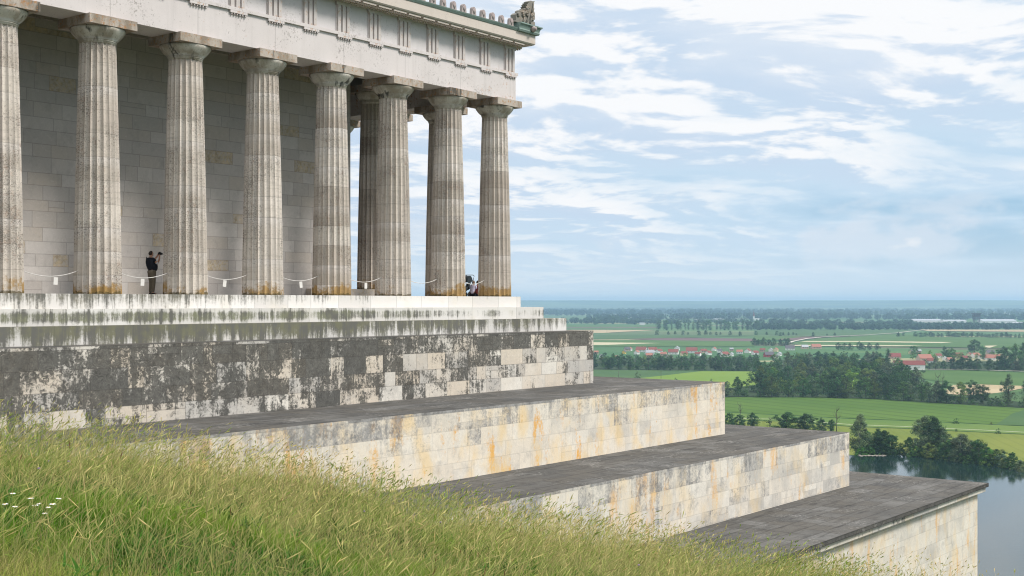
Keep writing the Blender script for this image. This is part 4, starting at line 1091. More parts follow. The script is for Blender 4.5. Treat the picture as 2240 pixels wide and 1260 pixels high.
def crown_arrays(seed, shape, nclump, nleaf, leaf, crad=1.0):
    """leaf-sized faces gathered in clumps through the crown; unit height, unit radius about .5 handled by shape()"""
    r = np.random.default_rng(seed); cen = []; rad = []; ph = r.uniform(0, 6.28, 3)
    for k in range(nclump):
        u = r.random(); z, rr = shape(u); a = r.random()*2*math.pi; q = rr*(1 + .28*math.sin(2*a + ph[0] + 3*u) + .20*math.sin(3*a + ph[1] - 5*u))*math.sqrt(r.uniform(.05, 1)); z *= 1 + .07*math.sin(3*a + ph[2])
        cen.append((q*math.cos(a), q*math.sin(a), z + r.normal(0, .02))); rad.append(r.uniform(.06, .14)*(1.25 - .5*u)*crad)
    cen = np.array(cen); rad = np.array(rad)
    k = r.integers(0, nclump, nleaf); d = r.normal(size=(nleaf, 3)); d /= np.linalg.norm(d, axis=1)[:, None]
    p = cen[k] + d*(rad[k]*r.random(nleaf)**.33)[:, None]*np.array([1.15, 1.15, .85])
    nrm = d + r.normal(0, .5, (nleaf, 3)); nrm[:, 2] += .35; nrm /= np.linalg.norm(nrm, axis=1)[:, None]
    a = np.cross(nrm, r.normal(size=(nleaf, 3))); a /= np.linalg.norm(a, axis=1)[:, None]; bb = np.cross(nrm, a)
    s = leaf*r.uniform(.6, 1.35, (nleaf, 1))
    v = np.stack([p - a*s, p - bb*s*.6, p + a*s, p + bb*s*.6], 1).reshape(-1, 3)
    tone = (r.uniform(.55, 1.5, nclump)[k]*r.uniform(.7, 1.3, nleaf))[:, None]*np.ones((1, 4)); hue = (r.normal(0, .08, nclump)[k])[:, None]*np.ones((1, 4))
    col = np.stack([tone*(1+hue), tone, tone*(1-hue), np.ones_like(tone)], -1).reshape(-1, 4)
    return v, col, cen
SHAPES = {
    'round': lambda u: (.12 + .82*u, .36*math.sqrt(max(.02, 1 - (2*u - .9)**2))),
    'dome': lambda u: (.09 + .81*u, .42*math.sqrt(max(.02, 1 - (1.15*u)**2*.75))),
    'tall': lambda u: (.10 + .84*u, .24*math.sqrt(max(.03, 1 - (2*u - .95)**2))),
    'poplar': lambda u: (.10 + .86*u, .10*math.sqrt(max(.03, 1 - (1.9*u - .85)**2))),
    'shrub': lambda u: (.06 + .80*u, .55*math.sqrt(max(.03, 1 - (1.1*u)**2*.8))),
    'sparse': lambda u: (.30 + .66*u, .26*math.sqrt(max(.03, 1 - (2*u - 1)**2))),
}
def tree_proto(name, shape, seed, nclump, nleaf, leaf, bark=None):
    root = empty(name); r = np.random.default_rng(seed + 50)
    v, col, cen = crown_arrays(seed, SHAPES[shape], nclump, nleaf, leaf, .72 if nleaf > 6500 else .92)
    np_mesh('crown', v, np.arange(len(v)), np.full(len(v)//4, 4), M_leaf, col, root)
    mb = MB(); top = .62 if shape != 'shrub' else .3
    mb.tube([(0, 0, -.02), (.006, 0, .12), (.0, .01, .35*top/.62), (.01, 0, top)], [.022, .017, .013, .005], 7)
    for k in range(7):
        c = cen[r.integers(len(cen))]; z0 = min(c[2]*.7, top*.9)*r.uniform(.55, .9); mb.tube([(0, 0, z0), tuple(c*np.array([.5, .5, 1]) + np.array([0, 0, (z0 - c[2])*.4])), tuple(c)], [.009, .006, .003], 5)
    mb.build('trunk', bark or M_bark, root)
    return root
PROTO = {}
def protos(key, name, shape, n, nclump, nleaf, leaf, bark=None):
    PROTO[key] = [tree_proto(name, shape, 100 + 17*i + len(key)*7, nclump, nleaf, leaf, bark) for i in range(n)]
protos('round', 'broadleaf_tree', 'round', 4, 60, 4200, .020)
protos('dome', 'broadleaf_tree', 'dome', 3, 66, 4600, .020)
protos('tall', 'broadleaf_tree', 'tall', 3, 50, 3200, .019)
protos('poplar', 'poplar_tree', 'poplar', 2, 34, 1500, .016)
protos('shrub', 'shrub', 'shrub', 3, 34, 1700, .028)
protos('bank', 'willow_tree', 'dome', 3, 130, 15000, .0125)
protos('bankt', 'willow_tree', 'tall', 3, 110, 11000, .0125, M_pale_bark)
protos('banks', 'bank_shrub', 'shrub', 3, 80, 7000, .019)
USED = {}
def plant(key, x, y, h, wf=1.0, color=(.05, .10, .03), label='', cat='tree', group=None, z=ZG):
    i = random.randrange(len(PROTO[key])); src = PROTO[key][i]
    o = src if not USED.get((key, i)) else copy_tree(src); USED[(key, i)] = 1
    o.location = (x, y, z); o.rotation_euler = (0, 0, random.uniform(0, 6.28)); o.scale = (h*wf, h*wf, h)
    f_ = random.uniform(.75, 1.3); c = tuple(q*f_*random.uniform(.92, 1.08) for q in color)
    for ch in o.children: ch.color = (*c, 1)
    return tag(o, label, cat, group)
G_DK, G_MID, G_OLV, G_GRY, G_YEL, G_FR = (.034, .078, .022), (.055, .115, .028), (.085, .125, .028), (.095, .13, .065), (.105, .185, .03), (.065, .16, .025)
ORD = ['first', 'second', 'third', 'fourth', 'fifth', 'sixth', 'seventh', 'eighth', 'ninth', 'tenth', 'eleventh', 'twelfth', '13th', '14th', '15th', '16th', '17th', '18th', '19th', '20th', '21st', '22nd', '23rd', '24th', '25th', '26th', '27th', '28th', '29th', '30th']
TONE = {G_DK: 'dark green', G_MID: 'mid green', G_OLV: 'olive green', G_GRY: 'grey green', G_YEL: 'yellow green', G_FR: 'fresh green'}
def row(keys, px0, px1, base, step, htm, tones, where, group, jy=1.5, wf=(.9, 1.2), cat='tree', skip=None):
    """a line of trees along base(px); where names the row for the label"""
    random.seed(hash_str(where)); p = px0; k = 0
    while p <= px1:
        q = p + random.uniform(-.3, .3)*step
        if not (skip and skip(q)):
            by = base(q) + random.uniform(-jy, jy); x, y = ground_at(q, by); c = random.choice(tones)
            key = random.choice(keys); h = random.uniform(*htm)
            plant(key, x, y, h, random.uniform(*wf), c, f'{TONE[c]} {"slender" if key in ("poplar", "tall") else "broad"} tree, {ORD[min(k, 29)]} from the left {where}', cat, group)
            k += 1
        p += step*random.uniform(.85, 1.15)
def hash_str(s): return sum((i + 1)*ord(ch) for i, ch in enumerate(s))
lin = lambda pts: (lambda q: float(np.interp(q, [a for a, _ in pts], [b_ for _, b_ in pts])))
front = lin([(1560, 868), (1780, 869), (1900, 872), (2060, 882), (2240, 892), (2400, 900)])
MIXT = (G_DK, G_DK, G_MID, G_MID, G_OLV, G_GRY)
WOOD = 'trees of the wood behind the green field'
row(('round', 'dome', 'tall'), 1592, 2110, front, 27, (15, 23), MIXT, 'along the front of the wood', WOOD, .8, skip=lambda q: 1590 < q < 1650 and random.random() < .2)
row(('shrub',), 1590, 2240, lambda q: front(q) + .5, 34, (6, 10), (G_DK, G_MID, G_DK), 'at the foot of the wood', WOOD, .5, (.9, 1.3))
row(('round', 'dome'), 1655, 2050, lambda q: front(q) - 10, 28, (17, 25), MIXT + (G_YEL,), 'in the second row of the wood', WOOD)
row(('round', 'dome', 'tall'), 1668, 2030, lambda q: front(q)*.35 + 848*.65 - 6, 28, (19, 26), MIXT + (G_YEL,), 'in the third row of the wood', WOOD)
row(('round', 'dome'), 1665, 1990, lambda q: 838, 27, (19, 27), MIXT + (G_YEL,), 'in the fourth row of the wood', WOOD, 2)
row(('round', 'dome'), 1675, 1985, lambda q: 823, 25, (18, 26), MIXT, 'in the fifth row of the wood', WOOD, 2)
row(('round', 'dome', 'tall'), 1690, 1975, lambda q: 810, 23, (17, 25), MIXT, 'in the sixth row of the wood', WOOD, 2)
row(('round', 'dome'), 1720, 1935, lambda q: 798, 21, (16, 23), MIXT, 'in the seventh row of the wood', WOOD, 2)
row(('round', 'dome', 'shrub'), 1745, 1930, lambda q: 788, 20, (12, 18), MIXT, 'along the rear of the wood', WOOD, 2)
x, y = ground_at(1942, 806); plant('poplar', x, y, 30, 1.2, G_DK, 'tall dark column shaped poplar at the left end of the long red roof')
x, y = ground_at(1822, 830); plant('dome', x, y, 30, 1.05, G_OLV, 'largest round olive green tree standing out in the middle of the wood')
# gaps and big trees at the right end of the wood
for (px, by, top, wf, key, c, lb) in ((2205, 888, 818, .85, 'tall', G_GRY, 'tall grey green tree right of the tan field'), (2248, 890, 826, .9, 'tall', G_GRY, 'tall grey green tree cut by the right edge behind the green field'), (2150, 884, 842, 1.0, 'round', G_DK, 'dark round tree in front of the tan field'), (2128, 881, 832, 1.05, 'round', G_DK, 'dark domed tree left of the tan field'), (2180, 886, 866, 1.2, 'shrub', G_DK, 'low dark bush right under the tan field')):
    x, y = ground_at(px, by); plant(key, x, y, (by - top)/F_PX*y, wf, c, lb)
VB = 'trees in the belt before the left village'
row(('round', 'dome'), 1300, 1655, lambda q: 808 + (q-1300)*.012, 19, (14, 21), (G_DK, G_DK, G_MID), 'before the left village', VB, .8)
row(('round', 'dome'), 1296, 1655, lambda q: 800, 17, (12, 18), (G_DK, G_MID, G_MID, G_OLV), 'behind those before the left village', VB, 1.5)
row(('round', 'dome', 'shrub'), 1300, 1660, lambda q: 788, 14, (8, 13), (G_DK, G_MID, G_FR), 'among the left village houses', VB, 3)
RB = 'trees in the belt before the right village'
row(('round', 'dome'), 2026, 2300, lambda q: 809 + (q-2030)*.02, 19, (14, 20), (G_DK, G_DK, G_GRY), 'before the right village', RB, .6)
row(('round', 'dome', 'shrub'), 2000, 2190, lambda q: 787, 17, (9, 15), (G_DK, G_MID, G_YEL), 'among the right village houses', RB, 4)
for (px, by, top, wf, key, c, lb) in ((2132, 771, 741, 1.35, 'dome', G_DK, 'large dark round tree standing above the right village'), (2150, 774, 756, 1.2, 'round', G_MID, 'smaller green tree at the right foot of the large dark one'), (2198, 812, 758, .95, 'round', G_DK, 'tall dark tree at the right end of the right village'), (2222, 806, 752, .85, 'round', G_MID, 'tall tree by the right edge above the village road'), (2238, 800, 750, .8, 'tall', G_DK, 'dark tree touching the right edge above the village road'), (2082, 785, 760, 1.1, 'dome', G_MID, 'round tree left of the red roofs before the large dark tree'), (2066, 780, 758, 1.0, 'round', G_DK, 'round tree over the roofs of the right village'), (2000, 775, 755, 1.2, 'dome', G_MID, 'wide tree behind the yellow gable house')):
    x, y = ground_at(px, by); plant(key, x, y, (by - top)/F_PX*y, wf, c, lb)
row(('round', 'dome'), 1650, 1735, lambda q: 756, 11, (14, 19), (G_DK, G_DK, G_MID), 'left of the bending road', 'trees of the grove by the road', .6)
row(('round', 'dome'), 1835, 1925, lambda q: 766, 15, (13, 18), (G_DK, G_MID), 'in the line behind the wood', 'trees behind the wood', .6)
row(('round', 'dome'), 2006, 2240, lambda q: 737 + (q-2006)*.012, 9, (11, 17), (G_DK, G_DK, G_MID), 'in the right village\'s far hedge', 'hedge trees beyond the right village', .5, (1.0, 1.4))
row(('poplar', 'tall'), 1442, 1655, lambda q: 722, 9.5, (30, 38), (G_DK, G_MID), 'beyond the left village', 'tall poplar belt', .7, (1.0, 1.5))
row(('dome',), 1308, 1372, lambda q: 707, 9, (30, 42), (G_DK,), 'in the far dark grove', 'far dark grove', .4)
# lone trees along the roads of the plain
ROAD = [(1437, 733, 12), (1462, 733, 9), (1477, 732, 9), (1494, 733, 11), (1505, 733, 7), (1529, 734, 12), (1544, 733, 12), (1554, 733, 8), (1567, 734, 9), (1576, 733, 7), (1597, 734, 11), (1619, 735, 11), (1654, 734, 11), (1677, 733, 8), (1699, 733, 10), (1707, 735, 9), (1713, 734, 8), (1725, 734, 8), (1735, 733, 7), (1742, 734, 6), (1779, 736, 10), (1809, 735, 6), (1826, 735, 8), (1965, 737, 11), (1976, 735, 8), (1303, 711, 12), (1405, 706, 9)]
for k, (px, by, hp) in enumerate(ROAD):
    x, y = ground_at(px, by); plant('dome', x, y, hp/F_PX*y, .95, G_DK, f'small dark round tree on the open plain, {ORD[k]} from the left', 'tree', 'lone trees on the plain')
# shrubs on the near meadow and dike
for (px, by, top, wf, lb) in ((2092, 927, 914, 1.1, 'wide dark bush on the dike edge in the green field'), (2168, 929, 922, .9, 'small reddish dark bush on the field edge right of the wide one'), (2184, 949, 936, .95, 'round dark bush beside the dike path at the right'), (2092, 945, 937, .8, 'small dark bush on the dike path'), (1996, 941, 936, .9, 'tiny dark bush on the dike path behind the pale trunked tree'), (1478, 833, 826, 1.2, 'small dark bush peeping over the cream terrace'), (1556, 836, 828, .9, 'small dark bush left of the terrace corner'), (1394, 832, 812, .9, 'loose grey green bush behind the terrace top at the left field')):
    x, y = ground_at(px, by); plant('shrub', x, y, (by - top)/F_PX*y, wf, (.075, .04, .03) if 'reddish' in lb else (G_GRY if 'loose' in lb else G_DK), lb, 'bush')
# river bank
BANK = 'trees on the far river bank'
NB = [('bank', 1597, 935, 902, .9, G_DK, 'dark bushy tree at the terrace corner, leftmost above the third terrace'), ('bank', 1618, 938, 905, .9, G_DK, 'dark bushy tree next to the leftmost one above the third terrace'), ('bankt', 1648, 938, 903, 1.1, G_DK, 'small dark pointed tree left of the wide dark clump'), ('bank', 1722, 950, 900, 1.5, G_DK, 'wide dark rounded tree clump above the third terrace'), ('bank', 1762, 952, 903, 1.25, G_DK, 'dark rounded tree forming the right half of the wide clump'), ('bankt', 1798, 948, 915, 1.0, G_DK, 'small dark pointed tree right of the wide clump'), ('bankt', 1820, 945, 918, 1.0, G_DK, 'dark pointed little tree beside the bare one'),
      ('bankt', 1882, 1000, 907, .85, G_GRY, 'tall silvery willow just right of the third terrace corner'), ('bank', 1898, 1000, 940, .9, G_MID, 'green tree at the foot of the silvery willow'), ('bank', 1934, 1002, 940, .85, G_DK, 'dark green tree left of the open meadow gap'), ('bankt', 1922, 1000, 938, 1.1, G_MID, 'mid green tree behind the dark one left of the meadow gap'), ('banks', 1885, 1004, 976, 1.0, G_FR, 'fresh green bush on the gravel spit'), ('banks', 1908, 1004, 978, .95, G_FR, 'second fresh green bush on the gravel spit'),
      ('bank', 1992, 1004, 955, .9, G_DK, 'dark tree right of the open meadow gap'), ('bankt', 2022, 1003, 910, 1.0, G_GRY, 'tallest grey willow of the river bank with pale trunks'), ('bankt', 2046, 1005, 912, 1.0, G_DK, 'tall dark willow beside the pale trunked one'), ('bankt', 2062, 1006, 936, 1.1, G_GRY, 'grey green tree at the right shoulder of the tallest willows'), ('banks', 2036, 1010, 966, .9, G_OLV, 'spreading olive bush under the tallest willows'), ('banks', 2006, 1008, 974, .9, G_MID, 'low bush at the water under the tallest willows'), ('bank', 2078, 1012, 962, .9, G_DK, 'dark tree in the middle of the bank'), ('bank', 2108, 1016, 948, .85, G_GRY, 'loose grey tree right of the tallest willows'), ('bankt', 2102, 1017, 950, 1.1, G_GRY, 'thin crowned grey tree next to the loose one'), ('bank', 2142, 1021, 957, .85, G_DK, 'dark green tree with a slanting right side'), ('bank', 2160, 1023, 975, .9, G_FR, 'fresh green tree at the end of the dense bank'), ('banks', 2098, 1020, 995, 1.0, G_GRY, 'pale grey bush overhanging the water'), ('banks', 2130, 1023, 996, .95, G_DK, 'dark bush at the water below the dark green tree'), ('banks', 2180, 1027, 985, .95, G_OLV, 'olive bush right of the dense bank'), ('banks', 2195, 1030, 990, .9, G_GRY, 'grey green bush at the waterline before the meadow'), ('bank', 2218, 1034, 988, .85, G_DK, 'dark tree near the right edge on the bank'), ('banks', 2206, 1034, 1010, 1.0, G_OLV, 'low olive bush left of the dark edge tree'), ('banks', 2240, 1040, 1005, 1.0, G_GRY, 'grey bush cut by the right edge on the bank'), ('banks', 1955, 1003, 975, .9, G_DK, 'low dark bush at the water below the meadow gap'), ('banks', 1975, 1004, 978, .85, G_DK, 'second low dark bush at the water below the meadow gap'), ('banks', 2060, 1014, 988, 1.0, G_DK, 'dark bush hanging over the water in the middle'), ('banks', 2160, 1027, 1000, 1.0, G_DK, 'dark bush at the waterline below the fresh green tree'), ('bank', 1952, 1001, 948, 1.0, G_DK, 'dark tree at the left side of the meadow gap, behind low bushes'), ('bank', 2088, 1013, 956, 1.1, G_MID, 'mid green tree filling the bank behind the middle dark one'), ('bank', 2124, 1018, 962, 1.1, G_DK, 'dark tree between the loose grey and the slanting one'), ('banks', 2115, 1022, 994, 1.1, G_MID, 'mid green bush on the waterline between grey and dark bushes'), ('bank', 2186, 1026, 982, 1.0, G_DK, 'dark rounded tree behind the olive bush'), ('banks', 2078, 1016, 990, 1.1, G_OLV, 'olive bush at the waterline below the tallest willows'), ('banks', 2020, 1008, 980, 1.1, G_DK, 'dark bush at the waterline below the pale trunks'), ('banks', 2228, 1038, 1008, 1.1, G_MID, 'mid green bush on the bank beside the dark edge tree'), ('banks', 2290, 1048, 1010, 1.0, G_DK, 'dark bush beyond the right edge of the bank')]
for (key, px, by, top, wf, c, lb) in NB:
    x, y = ground_at(px, by); plant(key, x, y + random.uniform(0, 3), (by - top)/F_PX*y, wf*1.22, c, lb, 'bush' if key == 'banks' else 'tree', BANK)
# bare dead trees
def bare_tree(px, by, top, label, seed):
    random.seed(seed); x, y = ground_at(px, by); h = (by - top)/F_PX*y
    root = tag(empty('bare_tree', (x, y, ZG)), label, 'tree')
    mb = MB(); mb.tube([(0, 0, 0), (.15, 0, h*.4), (0, .1, h*.75), (.1, 0, h)], [.35, .26, .15, .05], 7); mb.build('trunk', M_bark, root)
    mb = MB()
    for k in range(16):
        z0 = h*random.uniform(.3, .85); a = random.uniform(0, 6.28); l = h*random.uniform(.12, .26); d = Vector((math.cos(a), math.sin(a), 0))
        p1 = Vector((0, 0, z0)) + d*l*.6 + Vector((0, 0, l*.5)); p2 = Vector((0, 0, z0)) + d*l*.75 + Vector((0, 0, l*1.3))
        mb.tube([(0, 0, z0), tuple(p1), tuple(p2)], [.11, .08, .03], 5)
    mb.build('branches', M_bark, root)
bare_tree(1684, 940, 910, 'small bare tree between two dark clumps above the third terrace', 1)
bare_tree(1830, 945, 890, 'tall bare many branched tree left of the silvery willow', 2)
bare_tree(1619, 914, 880, 'thin bare tree on the field above the leftmost dark bushes', 3)
bare_tree(2052, 868, 815, 'bare pale trunk standing above the wood before the tan field', 4)
bare_tree(2062, 868, 820, 'second bare trunk right of the pale one above the wood', 5)

# ------------------------------------------------------------------ houses
ROOF = {'red': plain('red_roof_tiles', (.20, .068, .052), .85, .25, .8), 'dark': plain('dark_roof_tiles', (.10, .09, .10), .8, .2, .8), 'pink': plain('faded_roof_tiles', (.32, .14, .10), .85, .2, .8), 'white': plain('white_sheet_roof', (.36, .37, .39), .6, .08, .3), 'brown': plain('dark_red_roof_tiles', (.20, .06, .05), .85, .25, .6), 'grey': plain('slate_roof', (.30, .31, .33), .7, .15, .6)}
WALLC = {'white': plain('white_render', (.74, .73, .70), .9, .06), 'cream': plain('cream_render', (.70, .60, .38), .9, .08), 'yellow': plain('yellow_render', (.66, .46, .10), .9, .08), 'red': plain('red_boarding', (.34, .07, .07), .9, .1), 'tan': plain('tan_render', (.48, .38, .30), .9, .1)}
M_win = plain('dark_window', (.04, .05, .06), .2, .2, 1, .5)
def house(px, by, wpx, label, roof='red', wall='white', rot=0.0, depth=.8, eave=4.2, pitch=.75, wins=True, cat='house'):
    x, y = ground_at(px, by); L = wpx/F_PX*y; D = L*depth; rz = L*0 + D/2*pitch
    root = tag(empty('house' if cat == 'house' else cat.replace(' ', '_'), (x, y, ZG), R(rot)), label, cat, 'village houses' if cat == 'house' else None)
    mb = MB(); mb.mesh([(-L/2, -D/2, 0), (L/2, -D/2, 0), (L/2, D/2, 0), (-L/2, D/2, 0), (-L/2, -D/2, eave), (L/2, -D/2, eave), (L/2, D/2, eave), (-L/2, D/2, eave), (-L/2, 0, eave + rz), (L/2, 0, eave + rz)],
                       [(0, 1, 5, 4), (2, 3, 7, 6), (1, 2, 6, 9, 5), (3, 0, 4, 8, 7), (3, 2, 1, 0)]); mb.build('wall', WALLC[wall], root)
    mb = MB(); ov = .5; k = pitch
    for s in (-1, 1):
        a = [(-L/2 - ov, s*(D/2 + ov), eave - ov*k + .05), (L/2 + ov, s*(D/2 + ov), eave - ov*k + .05), (L/2 + ov, 0, eave + rz + .05), (-L/2 - ov, 0, eave + rz + .05)]
        v = a + [(p[0], p[1], p[2] + .28) for p in a]
        f = [(0, 1, 2, 3), (7, 6, 5, 4), (0, 4, 5, 1), (1, 5, 6, 2), (2, 6, 7, 3), (3, 7, 4, 0)]
        mb.mesh(v, f if s > 0 else [q[::-1] for q in f])
    rf = mb.build('roof', ROOF[roof], root)
    if wins:
        mb = MB(); mb.box(L*.2, L*.2 + .8, .5, 1.3, eave + rz*.4, eave + rz + 1.0); mb.build('chimney', WALLC['tan'], rf)
        wm = None
        for q in range(3):
            mb = MB(); mb.box(-.6, .6, -.06, .06, -.7, .7)
            if wm is None: wm = mb.build('window', M_win, root)
            else: wm = wm.copy(); COL.objects.link(wm)
            wm.location = (-L*.3 + q*L*.3, -D/2 - .03, eave*.55)
HS = [  # left village
 (1372, 768, 12, 'dark roofed house at the left end of the upper village row', 'dark', 'tan', 10), (1378, 767, 10, 'white gabled house beside the dark roofed one, left village', 'pink', 'white', 70), (1403, 770, 22, 'long red roofed white house left in the village above the belt', 'red', 'white', -18), (1427, 770, 19, 'red roofed house right of the long one', 'red', 'white', 12), (1421, 776, 18, 'grey roofed house below the two red ones', 'grey', 'white', 8), (1365, 774, 9, 'small yellow gabled house at the left of the village', 'dark', 'yellow', 70),
 (1473, 775, 21, 'wide bright red roofed house in the village centre', 'red', 'white', -14), (1481, 766, 14, 'white gabled house behind the bright red roof', 'grey', 'white', 75), (1513, 772, 24, 'large red roofed white house right of the centre', 'red', 'white', -10), (1539, 772, 13, 'small red roofed house right of the large one', 'red', 'tan', 12), (1562, 767, 10, 'little white gabled house standing alone above the trees', 'pink', 'white', 60), (1464, 786, 13, 'white house with a dark roof lower among the trees', 'dark', 'white', 40), (1585, 780, 18, 'red roofed house with a white annex, right of the village', 'red', 'white', 35), (1600, 779, 9, 'white annex house beside the red roof at right of the village', 'grey', 'white', 60), (1420, 782, 14, 'faded red roof half hidden in the trees of the left village', 'pink', 'tan', 0), (1348, 786, 9, 'pale pink walled house in the trees at the far left', 'pink', 'tan', 30), (1315, 783, 7, 'tiny white house at the left beside the black base', 'dark', 'white', 60), (1304, 775, 9, 'reddish house at the very left next to the black base', 'pink', 'tan', 10),
 (1636, 772, 14, 'white gabled house with a red roof before the grove', 'red', 'white', 60), (1682, 781, 20, 'red boarded house with a dark roof and white strip', 'dark', 'red', 8), (1686, 769, 10, 'white house below the bend of the road', 'grey', 'white', 70), (1697, 769, 11, 'cream gabled house below the bend of the road', 'pink', 'cream', 60), (1728, 766, 19, 'long dark roofed house near the bend of the road', 'dark', 'white', -8), (1705, 778, 9, 'white gabled house right of the red boarded one', 'grey', 'white', 50), (1697, 785, 9, 'white wall peeping out at the left edge of the wood', 'dark', 'white', 40), (1760, 763, 14, 'pale roofed house right of the bend', 'white', 'tan', 5), (1785, 763, 20, 'low tan house with a pale roof behind the wood', 'pink', 'tan', 3), (1600, 768, 8, 'small grey house behind the round tree of the left village', 'grey', 'tan', 0),
 (1442, 772, 12, 'small red roofed house squeezed between two larger red roofs', 'red', 'white', 30), (1393, 775, 11, 'pale pink roofed house in front of the long red roof', 'pink', 'white', 55), (1452, 779, 13, 'dull red roofed house behind the round tree left of the bright roof', 'pink', 'tan', -20), (1496, 778, 14, 'red roofed house in front of the large white one', 'red', 'cream', 15), (1527, 779, 12, 'brownish roofed house low between the trees of the left village', 'brown', 'white', -30), (1550, 776, 12, 'red roofed house near the little lone gable', 'red', 'white', 40), (1574, 771, 10, 'dark roofed house between the lone gable and the grey one', 'dark', 'white', 10), (1618, 774, 13, 'faded roofed house left of the white gable before the grove', 'pink', 'white', -12), (1652, 776, 13, 'brown roofed house below the grove', 'brown', 'white', 25), (1668, 770, 11, 'red roofed cottage at the foot of the grove', 'red', 'tan', -10),
 # right village
 (2052, 783, 14, 'small red roof behind the white gabled neighbour in the right village', 'red', 'white', 15), (2110, 788, 14, 'dull red roof low among the trees of the right village', 'brown', 'tan', -15), (2120, 780, 11, 'cream walled house left of the pale pink roof', 'red', 'cream', 50), (2148, 786, 13, 'red roofed house between the pale pink and the orange roofs', 'red', 'white', 20), (2186, 784, 14, 'faded roof right of the orange pink house', 'pink', 'tan', -25),
 (1957, 785, 24, 'dark red roofed barn left of the yellow gable', 'brown', 'tan', -6), (1993, 774, 11, 'house with a cream yellow gable in the right village', 'dark', 'cream', 60), (2022, 789, 28, 'light red roofed house in the right village', 'pink', 'tan', 6), (2038, 795, 18, 'red roofed house with a white gable right of the light roof', 'red', 'white', -25), (2066, 788, 9, 'narrow white gabled house beside the round tree', 'grey', 'white', 60), (2078, 792, 14, 'faded pink roof right of the narrow white gable', 'pink', 'tan', 10), (2095, 783, 20, 'red roofed house behind the yellow green tree', 'red', 'tan', -8), (2134, 782, 16, 'pale pink roofed house below the large dark tree', 'pink', 'white', 20), (2166, 788, 22, 'orange pink roofed house at the right end of the village', 'pink', 'white', -14), (2166, 776, 16, 'dark slate roofed house behind the orange pink roof', 'dark', 'tan', 0), (2010, 772, 9, 'small grey house behind the light red roof', 'grey', 'tan', 5)]
for (px, by, wp, lb, rf, wl, rot) in HS: house(px, by, wp, lb, rf, wl, rot)
house(1988, 809, 66, 'long farm building with a dark red roof and white windowed front in the right village', 'brown', 'white', -4, .26, 7.5, 1.0, True)
# far sheds, church, tower
for (px, by, wp, lb) in ((1870, 715, 28, 'white flat shed left among the far belt trees'), (1897, 714, 20, 'short white shed right of the left one'), (2025, 705, 62, 'long white shed in the far industrial row, left of the tower'), (2085, 706, 50, 'white shed directly left of the dark tower'), (2072, 713, 16, 'small white shed below the long row'), (2180, 706, 74, 'longest white shed right of the dark tower'), (2217, 711, 36, 'pale shed with a pinkish front at the right edge'), (1375, 697, 14, 'white far building beside the dark grove'), (1528, 703, 18, 'white far building behind the poplar belt'), (1570, 702, 26, 'pale reddish far building behind the poplar belt'), (1405, 711, 12, 'small white farm right of the dark grove'), (1280, 702, 14, 'white farm just right of the temple steps')):
    house(px, by, wp, lb, 'white', 'white', 0, .5, 9, .2, False, 'shed')
x, y = ground_at(1649, 701)
ch = tag(empty('church', (x, y, ZG)), 'far church with a pointed reddish spire beyond the poplar belt', 'church')
mb = MB(); mb.box(-4, 4, -4, 4, 0, 24); mb.build('tower', WALLC['white'], ch)
mb = MB(); mb.lathe([(6.2, 24), (3.2, 34), (.2, 56)], 8, smooth=False); mb.build('spire', ROOF['red'], ch)
mb = MB(); mb.box(4.05, 30, -6, 6, 0, 12); mb.build('nave', WALLC['white'], ch)
x, y = ground_at(2136, 713)
tw = tag(empty('tower', (x, y, ZG)), 'dark lattice industrial tower rising over the white sheds', 'tower')
M_twr = plain('dark_tower_steel', (.05, .05, .055), .7, .3, .2)
mb = MB()
for sx_ in (-1, 1):
    for sy_ in (-1, 1): mb.tube([(sx_*12, sy_*10, 0), (sx_*9, sy_*8, 36)], 1.6, 6)
for z in (10, 20, 30): mb.box(-11, 11, -9, 9, z, z + 1.6)
mb.build('frame', M_twr, tw)
mb = MB(); mb.box(-13, 13, -11, 11, 36.05, 50); mb.build('cabin', M_twr, tw)
mb = MB(); mb.box(-17, 17, -13, 13, 50.05, 53); mb.build('roof', M_twr, tw)

# power poles in the fields
M_pole = plain('grey_pole_timber', (.12, .10, .085), .9, .2, 1)
for (px, by, top, lb) in ((1327, 728, 718, 'thin pole on the tan field right of the temple base'), (1353, 826, 812, 'thin dark pole in the teal field left above the terrace'), (1446, 829, 812, 'thin pole at the boundary of the bright green field')):
    x, y = ground_at(px, by); h = (by - top)/F_PX*y; mb = MB(); mb.tube([(0, 0, 0), (0, 0, h)], [.22, .14], 7); mb.box(-1.0, 1.0, -.08, .08, h - 1.0, h - .8)
    o = mb.build('power_pole', M_pole); o.location = (x, y, ZG); tag(o, lb, 'pole')

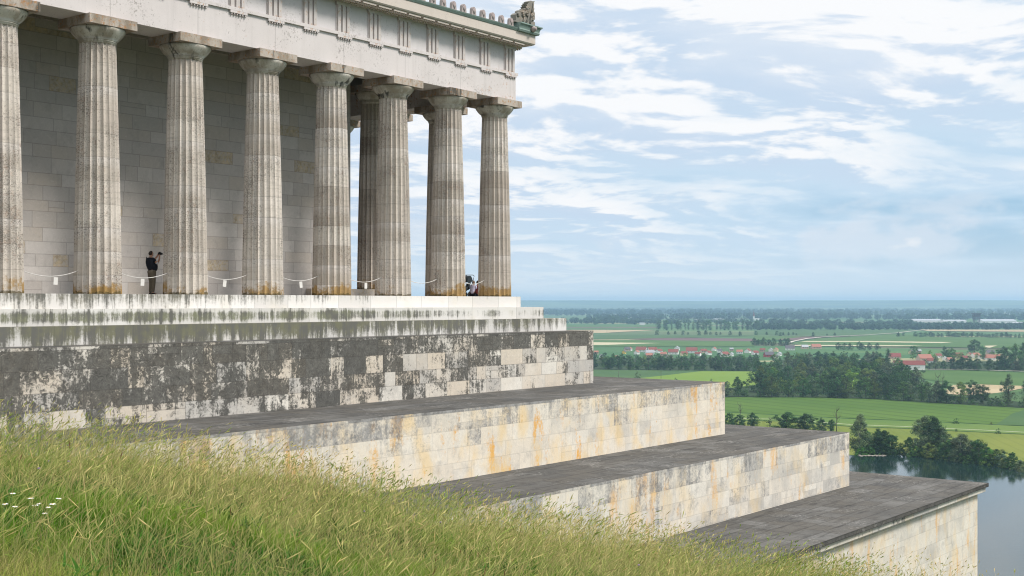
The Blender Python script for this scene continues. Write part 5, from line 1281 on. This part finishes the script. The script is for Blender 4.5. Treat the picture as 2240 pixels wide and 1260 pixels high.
# ------------------------------------------------------------------ far woods (masses) and hills
def woods(rows_, seed, nleaf=55):
    """belts of trees that read as one mass"""
    r = np.random.default_rng(seed); V, C = [], []
    for (px0, px1, b0, b1, h0, h1, dens, tone) in rows_:
        n = int((px1 - px0)*dens)
        for _ in range(n):
            px = r.uniform(px0, px1); by = r.uniform(b0, b1); x, y = ground_at(px, by); h = r.uniform(h0, h1); rad = h*r.uniform(.38, .62)
            d = r.normal(size=(nleaf, 3)); d /= np.linalg.norm(d, axis=1)[:, None]; d *= r.uniform(.75, 1.05, (nleaf, 1))
            p = np.stack([x + d[:, 0]*rad, y + d[:, 1]*rad, ZG + h*.52 + d[:, 2]*h*.5], -1)
            a = np.cross(d, r.normal(size=(nleaf, 3))); a /= np.linalg.norm(a, axis=1)[:, None]; bb = np.cross(d, a); s = rad*r.uniform(.22, .42, (nleaf, 1))
            V.append(np.stack([p - a*s, p - bb*s*.8, p + a*s, p + bb*s*.8], 1).reshape(-1, 3))
            q = np.array(tone)*r.uniform(.7, 1.35); c = np.ones((nleaf, 4, 4)); c[..., :3] = (q*r.uniform(.75, 1.25, (nleaf, 1)))[:, None]; C.append(c.reshape(-1, 4))
    v = np.concatenate(V); c = np.concatenate(C)
    o = np_mesh('woods', v, np.arange(len(v)), np.full(len(v)//4, 4), M_leafv, c); return tag(o, kind='stuff')
M_leafv, t, b = new_mat('far_foliage', .8, .1)
t.l.new(t.node('ShaderNodeAttribute', attribute_name='col').outputs['Color'], b.inputs['Base Color'])
dk = (.022, .055, .024); md = (.036, .075, .028)
woods([(1650, 2300, 717, 722, 15, 24, .60, dk), (1650, 2000, 709, 716, 14, 26, .40, dk), (2000, 2300, 709, 715, 9, 15, .25, md), (1230, 1330, 703, 709, 18, 28, .3, md)], 1)
woods([(1370, 1480, 706, 712, 12, 22, .35, dk), (1280, 1480, 697, 701, 26, 36, .35, dk), (1480, 1900, 694, 700, 28, 40, .5, dk), (1900, 2300, 697, 701, 26, 40, .35, dk), (1300, 1720, 704, 709, 14, 24, .3, md)], 2, 45)
woods([(1190, 1900, 684, 691, 30, 48, .6, dk), (1700, 2300, 686, 693, 28, 44, .42, md), (1150, 2300, 679.5, 684, 26, 42, .55, md)], 3, 40)
# low ridges at the horizon
m, t, b = new_mat('far_hills', .95, .1); o = t.node('ShaderNodeTexCoord').outputs['Object']
c = t.mix(t.sm(t.noise(t.map(o, (.0006, .0012, .002)), 1, 6, .65), .42, .6), (.035, .075, .035), (.12, .17, .07)); t.l.new(c, b.inputs['Base Color'])
def hills_z(X, Y):
    n = vnoise(X, Y, 1/5200, 31)*.55 + vnoise(X, Y, 1/1900, 32)*.3 + vnoise(X, Y, 1/700, 33)*.15
    ramp = np.clip((Y - 15500)/5500, 0, 1); ramp = ramp*ramp*(3 - 2*ramp)
    return ZG - 4 + ramp*(112 + 66*n)
tag(grid_obj('hills', np.arange(-14000, 14001, 250), np.arange(15300, 22801, 250), hills_z, m), kind='structure')

# ------------------------------------------------------------------ the hazy air
mh = bpy.data.materials.new('hazy_air'); mh.use_nodes = True; t = NT(mh.node_tree); t.n.clear()
mo = t.node('ShaderNodeOutputMaterial'); pv = t.node('ShaderNodeVolumePrincipled')
pv.inputs['Color'].default_value = (.47, .735, .97, 1); pv.inputs['Density'].default_value = 7.2e-5; pv.inputs['Anisotropy'].default_value = .2
t.l.new(pv.outputs[0], mo.inputs['Volume'])
hz = MB(); hz.box(-21000, 21000, -600, 23500, ZG - 6, 90)
ho = hz.build('haze', mh); tag(ho, kind='stuff'); ho.display_type = 'WIRE'
